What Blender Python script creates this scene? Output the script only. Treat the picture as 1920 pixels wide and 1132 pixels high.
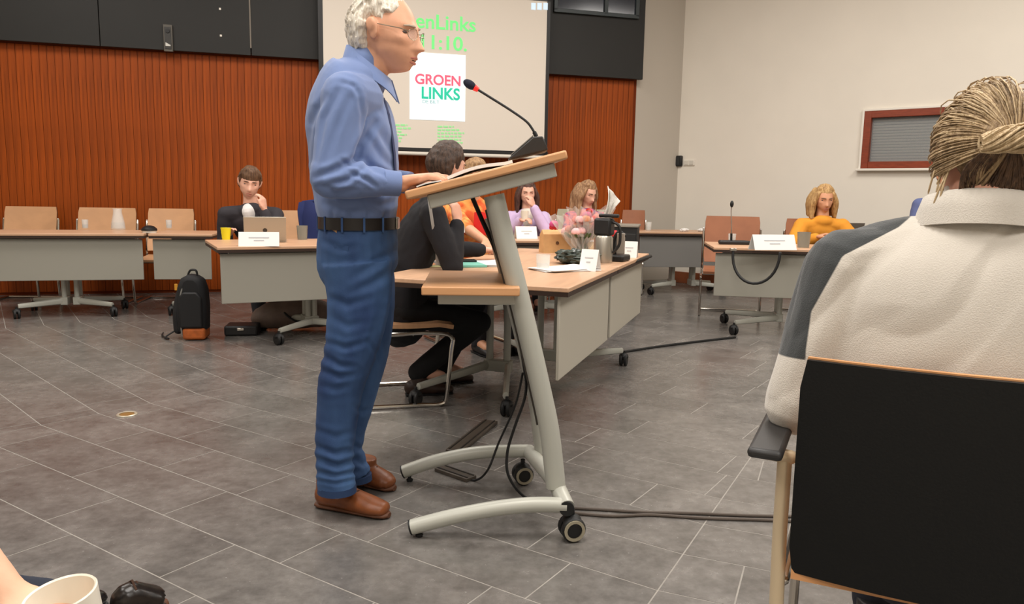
import bpy, bmesh, math, random
import numpy as np
from mathutils import Vector, Matrix, noise
random.seed(7)
SC = bpy.context.scene
for o in list(bpy.data.objects): bpy.data.objects.remove(o, do_unlink=True)
COL = SC.collection
V = Vector
rad = math.radians

# ------------------------------------------------------------------ camera
FPX, HCAM, HY, ROLL = 1450.0, 1.15, 362.0, math.atan(.018)
PITCH = math.atan((566 - HY) / FPX)
FW = V((0, math.cos(PITCH), -math.sin(PITCH)))
_u0 = V((0, math.sin(PITCH), math.cos(PITCH))); _r0 = V((1, 0, 0))
RT = _r0 * math.cos(ROLL) + _u0 * math.sin(ROLL)
UP = _u0 * math.cos(ROLL) - _r0 * math.sin(ROLL)
CAM = V((0, 0, HCAM))
cd = bpy.data.cameras.new('camera'); cam = bpy.data.objects.new('camera', cd); COL.objects.link(cam)
m3 = Matrix((RT, UP, -FW)).transposed()
cam.matrix_world = Matrix.Translation(CAM) @ m3.to_4x4()
cd.sensor_width = 36; cd.lens = 36 * FPX / 1920; cd.clip_start = .05
SC.camera = cam

# ------------------------------------------------------------------ world, lights, exposure
w = bpy.data.worlds.new('world'); SC.world = w; w.use_nodes = True
w.node_tree.nodes['Background'].inputs[0].default_value = (1.0, .96, .92, 1)
w.node_tree.nodes['Background'].inputs[1].default_value = .25
SC.view_settings.view_transform = 'Standard'; SC.view_settings.look = 'None'
SC.view_settings.gamma = 1; SC.view_settings.use_curve_mapping = False
SC.view_settings.exposure = 0.0
CEIL = 4.5
LAMPS = [(-4.2, 5.6, 85), (-1.3, 5.9, 95), (1.6, 6.3, 105), (4.4, 5.0, 115), (-3.4, 2.2, 80), (-.4, 1.6, 100), (2.6, 1.8, 120), (-2.0, -1.4, 80), (1.6, -1.4, 95)]
for i, (x, y, e) in enumerate(LAMPS):
    ld = bpy.data.lights.new('ceiling_light', 'AREA'); ld.shape = 'RECTANGLE'; ld.size = 1.5; ld.size_y = 1.5
    ld.energy = e; ld.color = (1.0, .95, .895)
    lo = bpy.data.objects.new('ceiling_light', ld); COL.objects.link(lo); lo.location = (x, y, CEIL - .09)

# ------------------------------------------------------------------ helpers
def ray(x, y): return FW + RT * ((x - 960) / FPX) - UP * ((y - 566) / FPX)
def G(x, y, z=0.0):
    d = ray(x, y); return CAM + d * ((z - HCAM) / d.z)
def at(x, y, Y):
    d = ray(x, y); return CAM + d * (Y / d.y)

def srgb(c):
    return tuple(((v / 255) / 12.92 if v / 255 <= .04045 else ((v / 255 + .055) / 1.055) ** 2.4) for v in c[:3]) + (1,)

MATS = {}
def mat(name, col, rough=.5, metal=0, var=0, vscale=8, stretch=(1, 1, 1), bump=0, bscale=60, bstretch=None, emit=0, col2=None,
        trans=0, alpha=1, spec=.5, objvar=0, sheen=0, detail=4, ior=1.45, ramp=(.35, .65)):
    if name in MATS: return MATS[name]
    m = bpy.data.materials.new(name); m.use_nodes = True; nt = m.node_tree; b = nt.nodes['Principled BSDF']
    c = srgb(col); b.inputs['Base Color'].default_value = c
    b.inputs['Roughness'].default_value = rough; b.inputs['Metallic'].default_value = metal
    b.inputs['Specular IOR Level'].default_value = spec; b.inputs['IOR'].default_value = ior
    b.inputs['Transmission Weight'].default_value = trans; b.inputs['Alpha'].default_value = alpha
    if sheen: b.inputs['Sheen Weight'].default_value = sheen
    tc = None
    def coords(st):
        nonlocal tc
        if tc is None: tc = nt.nodes.new('ShaderNodeTexCoord')
        mp = nt.nodes.new('ShaderNodeMapping'); mp.inputs['Scale'].default_value = st
        nt.links.new(tc.outputs['Object'], mp.inputs[0]); return mp.outputs[0]
    src = None
    if var or col2:
        n = nt.nodes.new('ShaderNodeTexNoise'); n.inputs['Scale'].default_value = vscale; n.inputs['Detail'].default_value = detail
        nt.links.new(coords(stretch), n.inputs['Vector'])
        r = nt.nodes.new('ShaderNodeValToRGB'); r.color_ramp.elements[0].position, r.color_ramp.elements[1].position = ramp
        if col2: a, z = c, srgb(col2)
        else: a = tuple(v * (1 - var) for v in c[:3]) + (1,); z = tuple(min(1, v * (1 + var)) for v in c[:3]) + (1,)
        r.color_ramp.elements[0].color = a; r.color_ramp.elements[1].color = z
        nt.links.new(n.outputs['Fac'], r.inputs[0]); src = r.outputs[0]
    if objvar:
        oi = nt.nodes.new('ShaderNodeObjectInfo'); h = nt.nodes.new('ShaderNodeHueSaturation')
        mr = nt.nodes.new('ShaderNodeMapRange'); mr.inputs[3].default_value = 1 - objvar; mr.inputs[4].default_value = 1 + objvar
        nt.links.new(oi.outputs['Random'], mr.inputs[0]); nt.links.new(mr.outputs[0], h.inputs['Value'])
        if src: nt.links.new(src, h.inputs['Color'])
        else: h.inputs['Color'].default_value = c
        src = h.outputs[0]
    if src: nt.links.new(src, b.inputs['Base Color'])
    if bump:
        n2 = nt.nodes.new('ShaderNodeTexNoise'); n2.inputs['Scale'].default_value = bscale; n2.inputs['Detail'].default_value = 3
        nt.links.new(coords(bstretch or stretch), n2.inputs['Vector'])
        bp = nt.nodes.new('ShaderNodeBump'); bp.inputs['Strength'].default_value = bump; bp.inputs['Distance'].default_value = .01
        nt.links.new(n2.outputs['Fac'], bp.inputs['Height']); nt.links.new(bp.outputs[0], b.inputs['Normal'])
    if emit:
        b.inputs['Emission Color'].default_value = c; b.inputs['Emission Strength'].default_value = emit
    MATS[name] = m; return m

def tag(o, label=None, cat=None, group=None, kind=None):
    if label: o['label'] = label
    if cat: o['category'] = cat
    if group: o['group'] = group
    if kind: o['kind'] = kind
    return o
ROOTM = {}
def thing(name, label, cat, loc=(0, 0, 0), rz=0, group=None):
    o = bpy.data.objects.new(name, None); COL.objects.link(o); o.empty_display_size = .1
    o.location = loc; o.rotation_euler = (0, 0, rz); tag(o, label, cat, group)
    ROOTM[o.name] = Matrix.Translation(V(loc)) @ Matrix.Rotation(rz, 4, 'Z'); return o

def frames(pts, ref=None):
    n = len(pts); T = []
    for i in range(n):
        t = pts[min(i + 1, n - 1)] - pts[max(i - 1, 0)]
        T.append(t.normalized() if t.length > 1e-9 else V((0, 0, 1)))
    out = []; a = None
    for i in range(n):
        if ref is not None: a = V(ref)
        elif a is None: a = V((0, 0, 1)) if abs(T[0].z) < .9 else V((1, 0, 0))
        a = a - T[i] * a.dot(T[i])
        if a.length < 1e-6: a = V((.3, .5, .8)) - T[i] * V((.3, .5, .8)).dot(T[i])
        a.normalize(); out.append((a.copy(), T[i].cross(a)))
    return out

def smoothline(pts, k=6):
    """Catmull-Rom through points"""
    P = [V(p) for p in pts]; out = []
    for i in range(len(P) - 1):
        p0 = P[max(i - 1, 0)]; p1 = P[i]; p2 = P[i + 1]; p3 = P[min(i + 2, len(P) - 1)]
        for j in range(k):
            t = j / k
            out.append(.5 * ((2 * p1) + (p2 - p0) * t + (2 * p0 - 5 * p1 + 4 * p2 - p3) * t * t + (3 * p1 - p0 - 3 * p2 + p3) * t ** 3))
    out.append(P[-1]); return out
def smoothvals(vals, k=6):
    q = [V((a, b, 0)) for a, b in [(v if isinstance(v, (tuple, list)) else (v, v)) for v in vals]]
    return [(p.x, p.y) for p in smoothline(q, k)]

class MB:
    def __init__(s): s.v = []; s.f = []
    def add(s, vs, fs):
        b = len(s.v); s.v += [V(x) for x in vs]; s.f += [tuple(b + i for i in f) for f in fs]; return s
    def box(s, c, size, rz=0, M=None):
        x, y, z = [k / 2 for k in size]
        vs = [V((a, b, d)) for d in (-z, z) for a, b in ((-x, -y), (x, -y), (x, y), (-x, y))]
        R = M if M is not None else Matrix.Rotation(rz, 3, 'Z')
        return s.add([R @ p + V(c) for p in vs], [(3, 2, 1, 0), (4, 5, 6, 7), (0, 1, 5, 4), (1, 2, 6, 5), (2, 3, 7, 6), (3, 0, 4, 7)])
    def bar(s, a, b, wd, ht, ref=(0, 0, 1)):
        a = V(a); b = V(b); return s.tube([a, b], [(ht / 2 * 1.4142, wd / 2 * 1.4142)] * 2, n=4, ref=ref, off=math.pi / 4)
    def tube(s, pts, r, n=10, ref=None, off=0, round_ends=False, closed=False):
        P = [V(p) for p in pts]
        R = list(r) if isinstance(r, (list, tuple)) and len(r) == len(P) and not (len(P) == 2 and isinstance(r, tuple)) else [r] * len(P)
        R = [(q if isinstance(q, (tuple, list)) else (q, q)) for q in R]
        if round_ends:
            d0 = (P[0] - P[1]).normalized(); d1 = (P[-1] - P[-2]).normalized()
            def cap(p, d, q):
                m = min(q); return [(p + d * (m * math.sin(a)), (q[0] * math.cos(a), q[1] * math.cos(a))) for a in (.45, .9, 1.3)]
            c0 = cap(P[0], d0, R[0])[::-1]; c1 = cap(P[-1], d1, R[-1])
            fr = frames(P, ref); fr = [fr[0]] * 3 + fr + [fr[-1]] * 3
            P = [c[0] for c in c0] + P + [c[0] for c in c1]; R = [c[1] for c in c0] + R + [c[1] for c in c1]
        else: fr = frames(P, ref)
        vs = []
        for p, q, (a, b) in zip(P, R, fr):
            for k in range(n):
                t = 2 * math.pi * k / n + off; vs.append(p + a * (q[0] * math.cos(t)) + b * (q[1] * math.sin(t)))
        fs = []; L = len(P)
        for i in range(L - 1):
            for k in range(n):
                k2 = (k + 1) % n; fs.append((i * n + k, i * n + k2, (i + 1) * n + k2, (i + 1) * n + k))
        if closed:
            for k in range(n): k2 = (k + 1) % n; fs.append(((L - 1) * n + k, (L - 1) * n + k2, k2, k))
        else: fs.append(tuple(range(n))[::-1]); fs.append(tuple((L - 1) * n + k for k in range(n)))
        return s.add(vs, fs)
    def lathe(s, prof, c=(0, 0, 0), n=20, M=None, close=True):
        M = M or Matrix.Identity(3); vs = []; fs = []; L = len(prof)
        for r, z in prof:
            for k in range(n):
                t = 2 * math.pi * k / n; vs.append(M @ V((r * math.cos(t), r * math.sin(t), z)) + V(c))
        for i in range(L - 1):
            for k in range(n): k2 = (k + 1) % n; fs.append((i * n + k, i * n + k2, (i + 1) * n + k2, (i + 1) * n + k))
        if close: fs.append(tuple(range(n))[::-1]); fs.append(tuple((L - 1) * n + k for k in range(n)))
        return s.add(vs, fs)
    def prism(s, poly, a, b, M=None, c=(0, 0, 0)):
        """poly in local xy, extruded local z a..b"""
        M = M or Matrix.Identity(3); n = len(poly)
        vs = [M @ V((x, y, a)) + V(c) for x, y in poly] + [M @ V((x, y, b)) + V(c) for x, y in poly]
        fs = [tuple(range(n))[::-1], tuple(range(n, 2 * n))] + [(i, (i + 1) % n, n + (i + 1) % n, n + i) for i in range(n)]
        return s.add(vs, fs)
    def ell(s, c, r, M=None, nu=16, nv=10):
        M = M or Matrix.Identity(3); vs = []; fs = []
        for j in range(nv + 1):
            ph = -math.pi / 2 + math.pi * j / nv; ph = max(-1.56, min(1.56, ph))
            for i in range(nu):
                t = 2 * math.pi * i / nu
                vs.append(M @ V((r[0] * math.cos(ph) * math.cos(t), r[1] * math.cos(ph) * math.sin(t), r[2] * math.sin(ph))) + V(c))
        for j in range(nv):
            for i in range(nu): i2 = (i + 1) % nu; fs.append((j * nu + i, j * nu + i2, (j + 1) * nu + i2, (j + 1) * nu + i))
        fs.append(tuple(range(nu))[::-1]); fs.append(tuple(nv * nu + i for i in range(nu)))
        return s.add(vs, fs)
    def sheet(s, rows, th):
        """thick sheet from a grid of points (rows of equal length)"""
        nr = len(rows); nc = len(rows[0]); P = [[V(p) for p in r] for r in rows]; N = []
        for i in range(nr):
            for j in range(nc):
                a = P[min(i + 1, nr - 1)][j] - P[max(i - 1, 0)][j]; b = P[i][min(j + 1, nc - 1)] - P[i][max(j - 1, 0)]
                N.append(a.cross(b).normalized())
        A = [P[i][j] + N[i * nc + j] * th / 2 for i in range(nr) for j in range(nc)]
        B = [P[i][j] - N[i * nc + j] * th / 2 for i in range(nr) for j in range(nc)]
        fs = []; K = nr * nc; I = lambda i, j: i * nc + j
        for i in range(nr - 1):
            for j in range(nc - 1):
                q = (I(i, j), I(i + 1, j), I(i + 1, j + 1), I(i, j + 1)); fs.append(q); fs.append(tuple(K + k for k in q[::-1]))
        rim = [I(0, j) for j in range(nc)] + [I(i, nc - 1) for i in range(1, nr)] + [I(nr - 1, j) for j in range(nc - 2, -1, -1)] + [I(i, 0) for i in range(nr - 2, 0, -1)]
        for a, b in zip(rim, rim[1:] + rim[:1]): fs.append((a, b, K + b, K + a))
        return s.add(A + B, fs)
    def mesh(s, name):
        me = bpy.data.meshes.new(name); me.from_pydata([tuple(p) for p in s.v], [], s.f)
        bm = bmesh.new(); bm.from_mesh(me); bmesh.ops.recalc_face_normals(bm, faces=bm.faces); bm.to_mesh(me); bm.free(); return me
    def build(s, name, m, parent=None, world=False, bevel=0, angle=38, flat=False):
        return link(name, s.mesh(name), m, parent, world, bevel, angle, flat)

def link(name, me, m, parent=None, world=False, bevel=0, angle=38, flat=False):
    if world and parent is not None:
        me.transform(ROOTM[parent.name].inverted())
    o = bpy.data.objects.new(name, me); COL.objects.link(o)
    if isinstance(m, (list, tuple)):
        for q in m: me.materials.append(q)
    elif m: me.materials.append(m)
    if not flat:
        me.shade_smooth(); me.set_sharp_from_angle(angle=rad(angle))
    if bevel:
        b = o.modifiers.new('bevel', 'BEVEL'); b.width = bevel; b.segments = 2; b.limit_method = 'ANGLE'; b.angle_limit = rad(40)
    if parent is not None:
        o.parent = parent; ROOTM[o.name] = ROOTM.get(parent.name, Matrix.Identity(4))
    return o

def copy_tree(o, parent=None):
    c = o.copy(); COL.objects.link(c); c.parent = parent
    for ch in o.children: copy_tree(ch, c)
    ROOTM[c.name] = ROOTM.get(o.name, Matrix.Identity(4)); return c

def remeshed(mb, voxel, smooth=3, name='m'):
    me = mb.mesh('tmp'); o = bpy.data.objects.new('tmp', me); COL.objects.link(o)
    r = o.modifiers.new('r', 'REMESH'); r.mode = 'VOXEL'; r.voxel_size = voxel
    if smooth: q = o.modifiers.new('s', 'SMOOTH'); q.factor = .5; q.iterations = smooth
    dg = bpy.context.evaluated_depsgraph_get(); dg.update()
    out = bpy.data.meshes.new_from_object(o.evaluated_get(dg)); out.name = name
    bpy.data.objects.remove(o, do_unlink=True); bpy.data.meshes.remove(me); return out

def displace(me, fn):
    """fn(co, normal) -> scalar along the normal"""
    n = [v.normal.copy() for v in me.vertices]
    for v, nn in zip(me.vertices, n): v.co = v.co + nn * fn(v.co, nn)
    me.update()
def nz(p, f, off=0): return noise.noise(V((p.x * f + off, p.y * f + off * .7, p.z * f + off * .3)))

def text_mesh(txt, width, height, name='lettering', depth=.002, bold=0):
    c = bpy.data.curves.new('t', 'FONT'); c.body = txt; c.extrude = depth / 2; c.size = 1; c.offset = bold
    o = bpy.data.objects.new('t', c); COL.objects.link(o)
    dg = bpy.context.evaluated_depsgraph_get(); dg.update()
    me = bpy.data.meshes.new_from_object(o.evaluated_get(dg)); me.name = name
    bpy.data.objects.remove(o, do_unlink=True)
    xs = [v.co.x for v in me.vertices]; ys = [v.co.y for v in me.vertices]
    x0, x1, y0, y1 = min(xs), max(xs), min(ys), max(ys)
    for v in me.vertices:
        v.co.x = (v.co.x - x0) / (x1 - x0) * width; v.co.y = (v.co.y - y0) / (y1 - y0) * height
    return me
# ------------------------------------------------------------------ setting
def tile_material():
    m = bpy.data.materials.new('stone_tile'); m.use_nodes = True; nt = m.node_tree; b = nt.nodes['Principled BSDF']
    geo = nt.nodes.new('ShaderNodeNewGeometry'); oi = nt.nodes.new('ShaderNodeObjectInfo')
    def nzn(sc, det, rough=.6):
        n = nt.nodes.new('ShaderNodeTexNoise'); n.inputs['Scale'].default_value = sc; n.inputs['Detail'].default_value = det
        n.inputs['Roughness'].default_value = rough; nt.links.new(geo.outputs['Position'], n.inputs['Vector']); return n
    n1 = nzn(4.5, 7, .72); r1 = nt.nodes.new('ShaderNodeValToRGB')
    e = r1.color_ramp.elements; e[0].position = .3; e[0].color = srgb((88, 85, 82)); e[1].position = .72; e[1].color = srgb((122, 118, 114))
    nt.links.new(n1.outputs['Fac'], r1.inputs[0])
    n2 = nzn(26, 4, .6); r2 = nt.nodes.new('ShaderNodeValToRGB'); e = r2.color_ramp.elements
    e[0].position = .25; e[0].color = (.72, .70, .68, 1); e[1].position = .75; e[1].color = (1.25, 1.25, 1.25, 1)
    nt.links.new(n2.outputs['Fac'], r2.inputs[0])
    mx = nt.nodes.new('ShaderNodeMix'); mx.data_type = 'RGBA'; mx.blend_type = 'MULTIPLY'; mx.inputs[0].default_value = .75
    nt.links.new(r1.outputs[0], mx.inputs['A']); nt.links.new(r2.outputs[0], mx.inputs['B'])
    # light flecks
    n3 = nzn(70, 1); r3 = nt.nodes.new('ShaderNodeValToRGB'); e = r3.color_ramp.elements; e[0].position = .73; e[1].position = .8
    e[0].color = (0, 0, 0, 1); e[1].color = (.10, .10, .095, 1); nt.links.new(n3.outputs['Fac'], r3.inputs[0])
    ad = nt.nodes.new('ShaderNodeMix'); ad.data_type = 'RGBA'; ad.blend_type = 'ADD'; ad.inputs[0].default_value = 1
    nt.links.new(mx.outputs['Result'], ad.inputs['A']); nt.links.new(r3.outputs[0], ad.inputs['B'])
    h = nt.nodes.new('ShaderNodeHueSaturation'); mr = nt.nodes.new('ShaderNodeMapRange'); mr.inputs[3].default_value = .9; mr.inputs[4].default_value = 1.1
    nt.links.new(oi.outputs['Random'], mr.inputs[0]); nt.links.new(mr.outputs[0], h.inputs['Value']); nt.links.new(ad.outputs['Result'], h.inputs['Color'])
    nt.links.new(h.outputs[0], b.inputs['Base Color'])
    mr2 = nt.nodes.new('ShaderNodeMapRange'); mr2.inputs[3].default_value = .15; mr2.inputs[4].default_value = .36
    nt.links.new(n1.outputs['Fac'], mr2.inputs[0]); nt.links.new(mr2.outputs[0], b.inputs['Roughness'])
    b.inputs['Specular IOR Level'].default_value = .9
    bp = nt.nodes.new('ShaderNodeBump'); bp.inputs['Strength'].default_value = .08; bp.inputs['Distance'].default_value = .004
    nt.links.new(n2.outputs['Fac'], bp.inputs['Height']); nt.links.new(bp.outputs[0], b.inputs['Normal'])
    return m
M_TILE = tile_material()
M_GROUT = mat('grout', (146, 141, 134), .8, var=.1, vscale=20)
M_WOODWALL = mat('cherry_slat', (142, 63, 8), .5, spec=.25, var=.22, vscale=14, stretch=(3, 3, .12), objvar=.09)
M_WOODBACK = mat('slat_backing', (104, 42, 10), .8, spec=.2)
M_BLACKP = mat('black_panel', (26, 25, 22), .6, var=.06, vscale=3)
M_CREAM = mat('cream_plaster', (226, 219, 206), .9, bump=.05, bscale=120, var=.015, vscale=2)
M_SHADEW = mat('shaded_plaster', (186, 178, 166), .9, bump=.05, bscale=120)  # return wall plaster, colour darkened to stand for its shaded face
M_CEIL = mat('white_ceiling', (222, 216, 206), .9)
M_BROWNBASE = mat('brown_skirting', (124, 66, 34), .5, var=.15, vscale=9)
M_WINWOOD = mat('red_brown_window_wood', (128, 52, 24), .4, var=.15, vscale=12, stretch=(1, 1, 6))
M_WHITE = mat('white_paint', (226, 220, 208), .5)
M_DARK = mat('dark_plastic', (26, 25, 25), .45)
M_BLIND = mat('grey_blind', (128, 126, 118), .5)

floor = MB().box((0.5, 4, -.1009), (20, 18, .2)).build('floor', M_GROUT); tag(floor, 'grey stone tile floor with pale joints', None, kind='structure')

CEN = V((7.99, 16.3, 0))
def clip(poly, p, n):
    out = []
    for i in range(len(poly)):
        a, b = poly[i], poly[(i + 1) % len(poly)]; da, db = (a - p).dot(n), (b - p).dot(n)
        if da >= 0: out.append(a)
        if da * db < 0: out.append(a + (b - a) * (da / (da - db)))
    return out
def proj(p):
    v = p - CAM; d = v.dot(FW)
    if d < .2: return None
    return (960 + FPX * v.dot(RT) / d, 566 - FPX * v.dot(UP) / d)
tiles = []
STEP = 10.9; D0 = 16.77; ROW = .2655; LEN = .62; GAP = .0026
rng = random.Random(3)
for k in range(-3, 4):
    th = rad(33.5 + STEP * k); n = V((math.sin(th), math.cos(th), 0)); u = V((math.cos(th), -math.sin(th), 0))
    # n points to the centre; sector bounded by the two bisectors through the centre
    tl, tr = th + rad(STEP / 2), th - rad(STEP / 2)
    bl = V((math.cos(tl), -math.sin(tl), 0)); br = V((math.cos(tr), -math.sin(tr), 0))
    for j in range(-8, 45):
        d1 = D0 - j * ROW; d0 = d1 - ROW
        if d0 < 4: continue
        half = d1 * math.tan(rad(STEP / 2)) + .1; off = (j % 2) * LEN * .55 + rng.uniform(-.05, .05)
        x = -half - off
        while x < half:
            L = LEN * rng.choice((.8, 1, 1, 1.1)); a = x + GAP; b = x + L - GAP; x += L
            q = [CEN - n * (d1 - GAP) + u * a, CEN - n * (d1 - GAP) + u * b, CEN - n * (d0 + GAP) + u * b, CEN - n * (d0 + GAP) + u * a]
            q = clip(q, CEN + bl * GAP, bl); q = clip(q, CEN - br * GAP, -br) if len(q) > 2 else q
            if len(q) < 3: continue
            c = sum(q, V()) / len(q)
            if c.x < -7.5 or c.x > 8 or c.y < -3 or c.y > 10.6: continue
            ar = 0; pq = [proj(p) for p in q]
            if all(pq):
                ar = abs(sum(pq[i][0] * pq[(i + 1) % len(pq)][1] - pq[(i + 1) % len(pq)][0] * pq[i][1] for i in range(len(pq)))) / 2
                if all(t[0] < -20 or t[0] > 1940 or t[1] > 1150 or t[1] < 300 for t in pq): ar = 0
            if ar < 20 and sum((p - q[(i + 1) % len(q)]).length for i, p in enumerate(q)) < .1: continue
            tiles.append((ar, q))
tiles.sort(key=lambda t: -t[0])
rest = MB()
for i, (ar, q) in enumerate(tiles):
    dz = rng.uniform(-.0003, 0); nn = len(q)
    vs = [V((p.x, p.y, dz)) for p in q] + [V((p.x, p.y, -.012)) for p in q]
    fs = [tuple(range(nn))] + [(a, (a + 1) % nn, nn + (a + 1) % nn, nn + a) for a in range(nn)] + [tuple(range(nn, 2 * nn))[::-1]]
    if i < 299 and ar > 0: MB().add(vs, fs).build('tile', M_TILE, floor, flat=True)
    else: rest.add(vs, fs)
tag(rest.build('tiles', M_TILE, floor, flat=True), 'grey floor tiles too far to tell apart', kind='stuff')
# brass floor socket
c = G(238, 777)
sk = thing('floor_socket', 'round brass floor socket set into grey tiles', 'socket', (c.x, c.y, 0))
MB().lathe([(.036, 0), (.05, 0), (.05, .003), (.046, .006), (.036, .004)], n=24, close=False).build('ring', mat('pale_metal', (206, 196, 176), .35, .6), sk)
MB().lathe([(.0005, 0), (.035, 0), (.035, .003), (.0005, .004)], n=24).build('lid', mat('brass', (168, 128, 72), .4, .6), sk)

# back wall
WP = V((-4.80, 8.1, 0)); WU = V((.963, .27, 0)).normalized(); WN = V((WU.y, -WU.x, 0)); WRZ = math.atan2(WU.y, WU.x)
def wp(s, off=0, z=0): return WP + WU * s + WN * off + V((0, 0, z))
def s_of(px, off=0):
    d = ray(px, 300); k = d.x / d.y; p = WP + WN * off
    return (k * p.y - p.x) / (WU.x - k * WU.y)
def zpx(px, py, p): return at(px, py, p.y).z
S1 = s_of(1190)
wb = MB().box(wp((S1 - 5) / 2, -.132, 2.25), (S1 + 5, .2, 4.5), WRZ).build('wall_back', M_WOODBACK); tag(wb, 'back wall faced with orange brown vertical wooden slats', kind='structure')
pitch = .0705; sl = MB().box((0, 0, 0), (.0675, .012, 2.52)); slm = sl.mesh('slat')
s = -1.7
while s < S1 - .03:
    o = link('slat', slm if s > -1.69 else slm, None, wb, flat=True)
    if not slm.materials: slm.materials.append(M_WOODWALL)
    o.location = wp(s, -.0265 + random.uniform(-.0015, .0015), 1.26 + .03); o.rotation_euler = (0, 0, WRZ); s += pitch
# upper black panels, proud of the slats
PB = 2.56
up = MB().box(wp((S1 - 5) / 2, -.02, (PB + 4.5) / 2 + .02), (S1 + 5 - .02, .12, 4.5 - PB - .02), WRZ).build('wall_upper', mat('black_core', (16, 15, 14), .8)); tag(up, 'black panelled upper part of back wall', kind='structure')
cuts = [-4.9, s_of(-160), s_of(203), s_of(477), s_of(760), S1 + .03]
for a, b in zip(cuts, cuts[1:]):
    g = .006 if a != cuts[3] else .012
    last = b == cuts[-1]
    MB().box(wp((a + b) / 2, .06, (PB + 4.48) / 2), (b - a - g, .05, 4.48 - PB), WRZ).build('panel', M_BLACKP, up, bevel=.003)
MB().box(wp(s_of(477), .087, (PB + .05 + 4.48) / 2), (.014, .006, 4.48 - PB - .1), WRZ).build('seam_strip', mat('pale_seam', (112, 104, 94), .5, .3), up)
for px, py in ((422, 17), (422, 67)):
    p = at(px, py, wp(s_of(422)).y - .08); MB().box(wp(s_of(px, .087), .088, p.z), (.02, .01, .02), WRZ).build('screw', M_WHITE, up)
# sensor box on the panels
p = wp(s_of(325, .1), .1, at(325, 75, wp(s_of(325)).y).z)
sb = thing('wall_sensor', 'small grey sensor box on black wall panel', 'sensor', p, WRZ)
MB().box((0, 0, 0), (.088, .03, .27)).build('housing', mat('sensor_grey', (84, 80, 72), .5), sb, bevel=.004)
MB().box((0, -.017, .0), (.062, .008, .22)).build('face', mat('sensor_dark', (44, 42, 39), .4), sb)
MB().lathe([(.001, 0), (.022, 0), (.02, .012), (.001, .012)], (0, -.02, .07), 14, Matrix.Rotation(math.pi / 2, 3, 'X')).build('lens', M_DARK, sb)
MB().add([(-.024, -.023, -.045), (.024, -.023, -.07), (.024, -.023, -.085), (-.024, -.023, -.085), (-.024, -.03, -.055), (.024, -.03, -.075), (.024, -.03, -.083), (-.024, -.03, -.083)],
         [(0, 1, 2, 3), (4, 5, 6, 7), (0, 1, 5, 4), (1, 2, 6, 5), (2, 3, 7, 6), (3, 0, 4, 7)]).build('indicator', mat('pale_plastic', (196, 194, 186), .4), sb)
# clerestory window at the right end of the black panels
a, b = s_of(1034, .09), s_of(1183, .09); z0 = zpx(1110, 26, wp(s_of(1110, .09), .09)); z1 = 4.2
wn = MB()
for q in (a, s_of(1126, .09), b): wn.box(wp(q, .1, (z0 + z1) / 2), (.045, .05, z1 - z0), WRZ)
for q in (z0, z1): wn.box(wp((a + b) / 2, .1, q), (b - a + .045, .05, .045), WRZ)
w2 = wn.build('window_2', mat('dark_steel_frame', (44, 52, 54), .45), bevel=.003); tag(w2, 'dark framed high window in black upper wall', kind='structure')
cc = (a, s_of(1126, .09), b)
for i in range(2):
    MB().box(wp((cc[i] + cc[i + 1]) / 2, .092, (z0 + z1) / 2), (cc[i + 1] - cc[i] - .05, .012, z1 - z0 - .045), WRZ).build('pane', mat('night_glass', (14, 20, 34), .12, spec=.6), w2)

# return and right wall
E1 = wp(S1, 0); C2 = V((2.166, 10.4, 0))
rd = C2 - wp(S1, -.04); rl = rd.length; rrz = math.atan2(rd.y, rd.x); rn = V((math.sin(rrz), -math.cos(rrz), 0))
tag(MB().box((wp(S1, -.04) + C2) / 2 - rn * .1 + V((0, 0, 2.25)), (rl + .02, .2, 4.5), rrz).build('wall_return', M_SHADEW), 'narrow wall strip with shade in its colour between slats and cream wall', kind='structure')
RP = C2; RU = V((1660, -1450, 0)).normalized(); RN = V((RU.y, -RU.x, 0)); RRZ = math.atan2(RU.y, RU.x)
def rp(s, off=0, z=0): return RP + RU * s + RN * off + V((0, 0, z))
def rs(px):
    d = ray(px, 300); k = d.x / d.y; return (k * RP.y - RP.x) / (RU.x - k * RU.y)
wa, wb2 = rs(1616), rs(1776); wz0, wz1 = zpx(1616, 316, rp(wa)), zpx(1616, 209, rp(wa)); RL = 9.0
mw = MB()
mw.box(rp(wa / 2, -.1, 2.25), (wa, .2, 4.5), RRZ); mw.box(rp((wb2 + RL) / 2, -.1, 2.25), (RL - wb2, .2, 4.5), RRZ)
mw.box(rp((wa + wb2) / 2, -.1, wz0 / 2), (wb2 - wa, .2, wz0), RRZ); mw.box(rp((wa + wb2) / 2, -.1, (wz1 + 4.5) / 2), (wb2 - wa, .2, 4.5 - wz1), RRZ)
wr = mw.build('wall_right', M_CREAM, angle=30); tag(wr, 'plain cream plastered wall on the right', kind='structure')
tag(MB().box(rp(RL / 2, .01, .075), (RL, .022, .15), RRZ).build('baseboard_right', M_BROWNBASE, bevel=.004), 'brown skirting board along cream wall', kind='structure')
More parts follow.
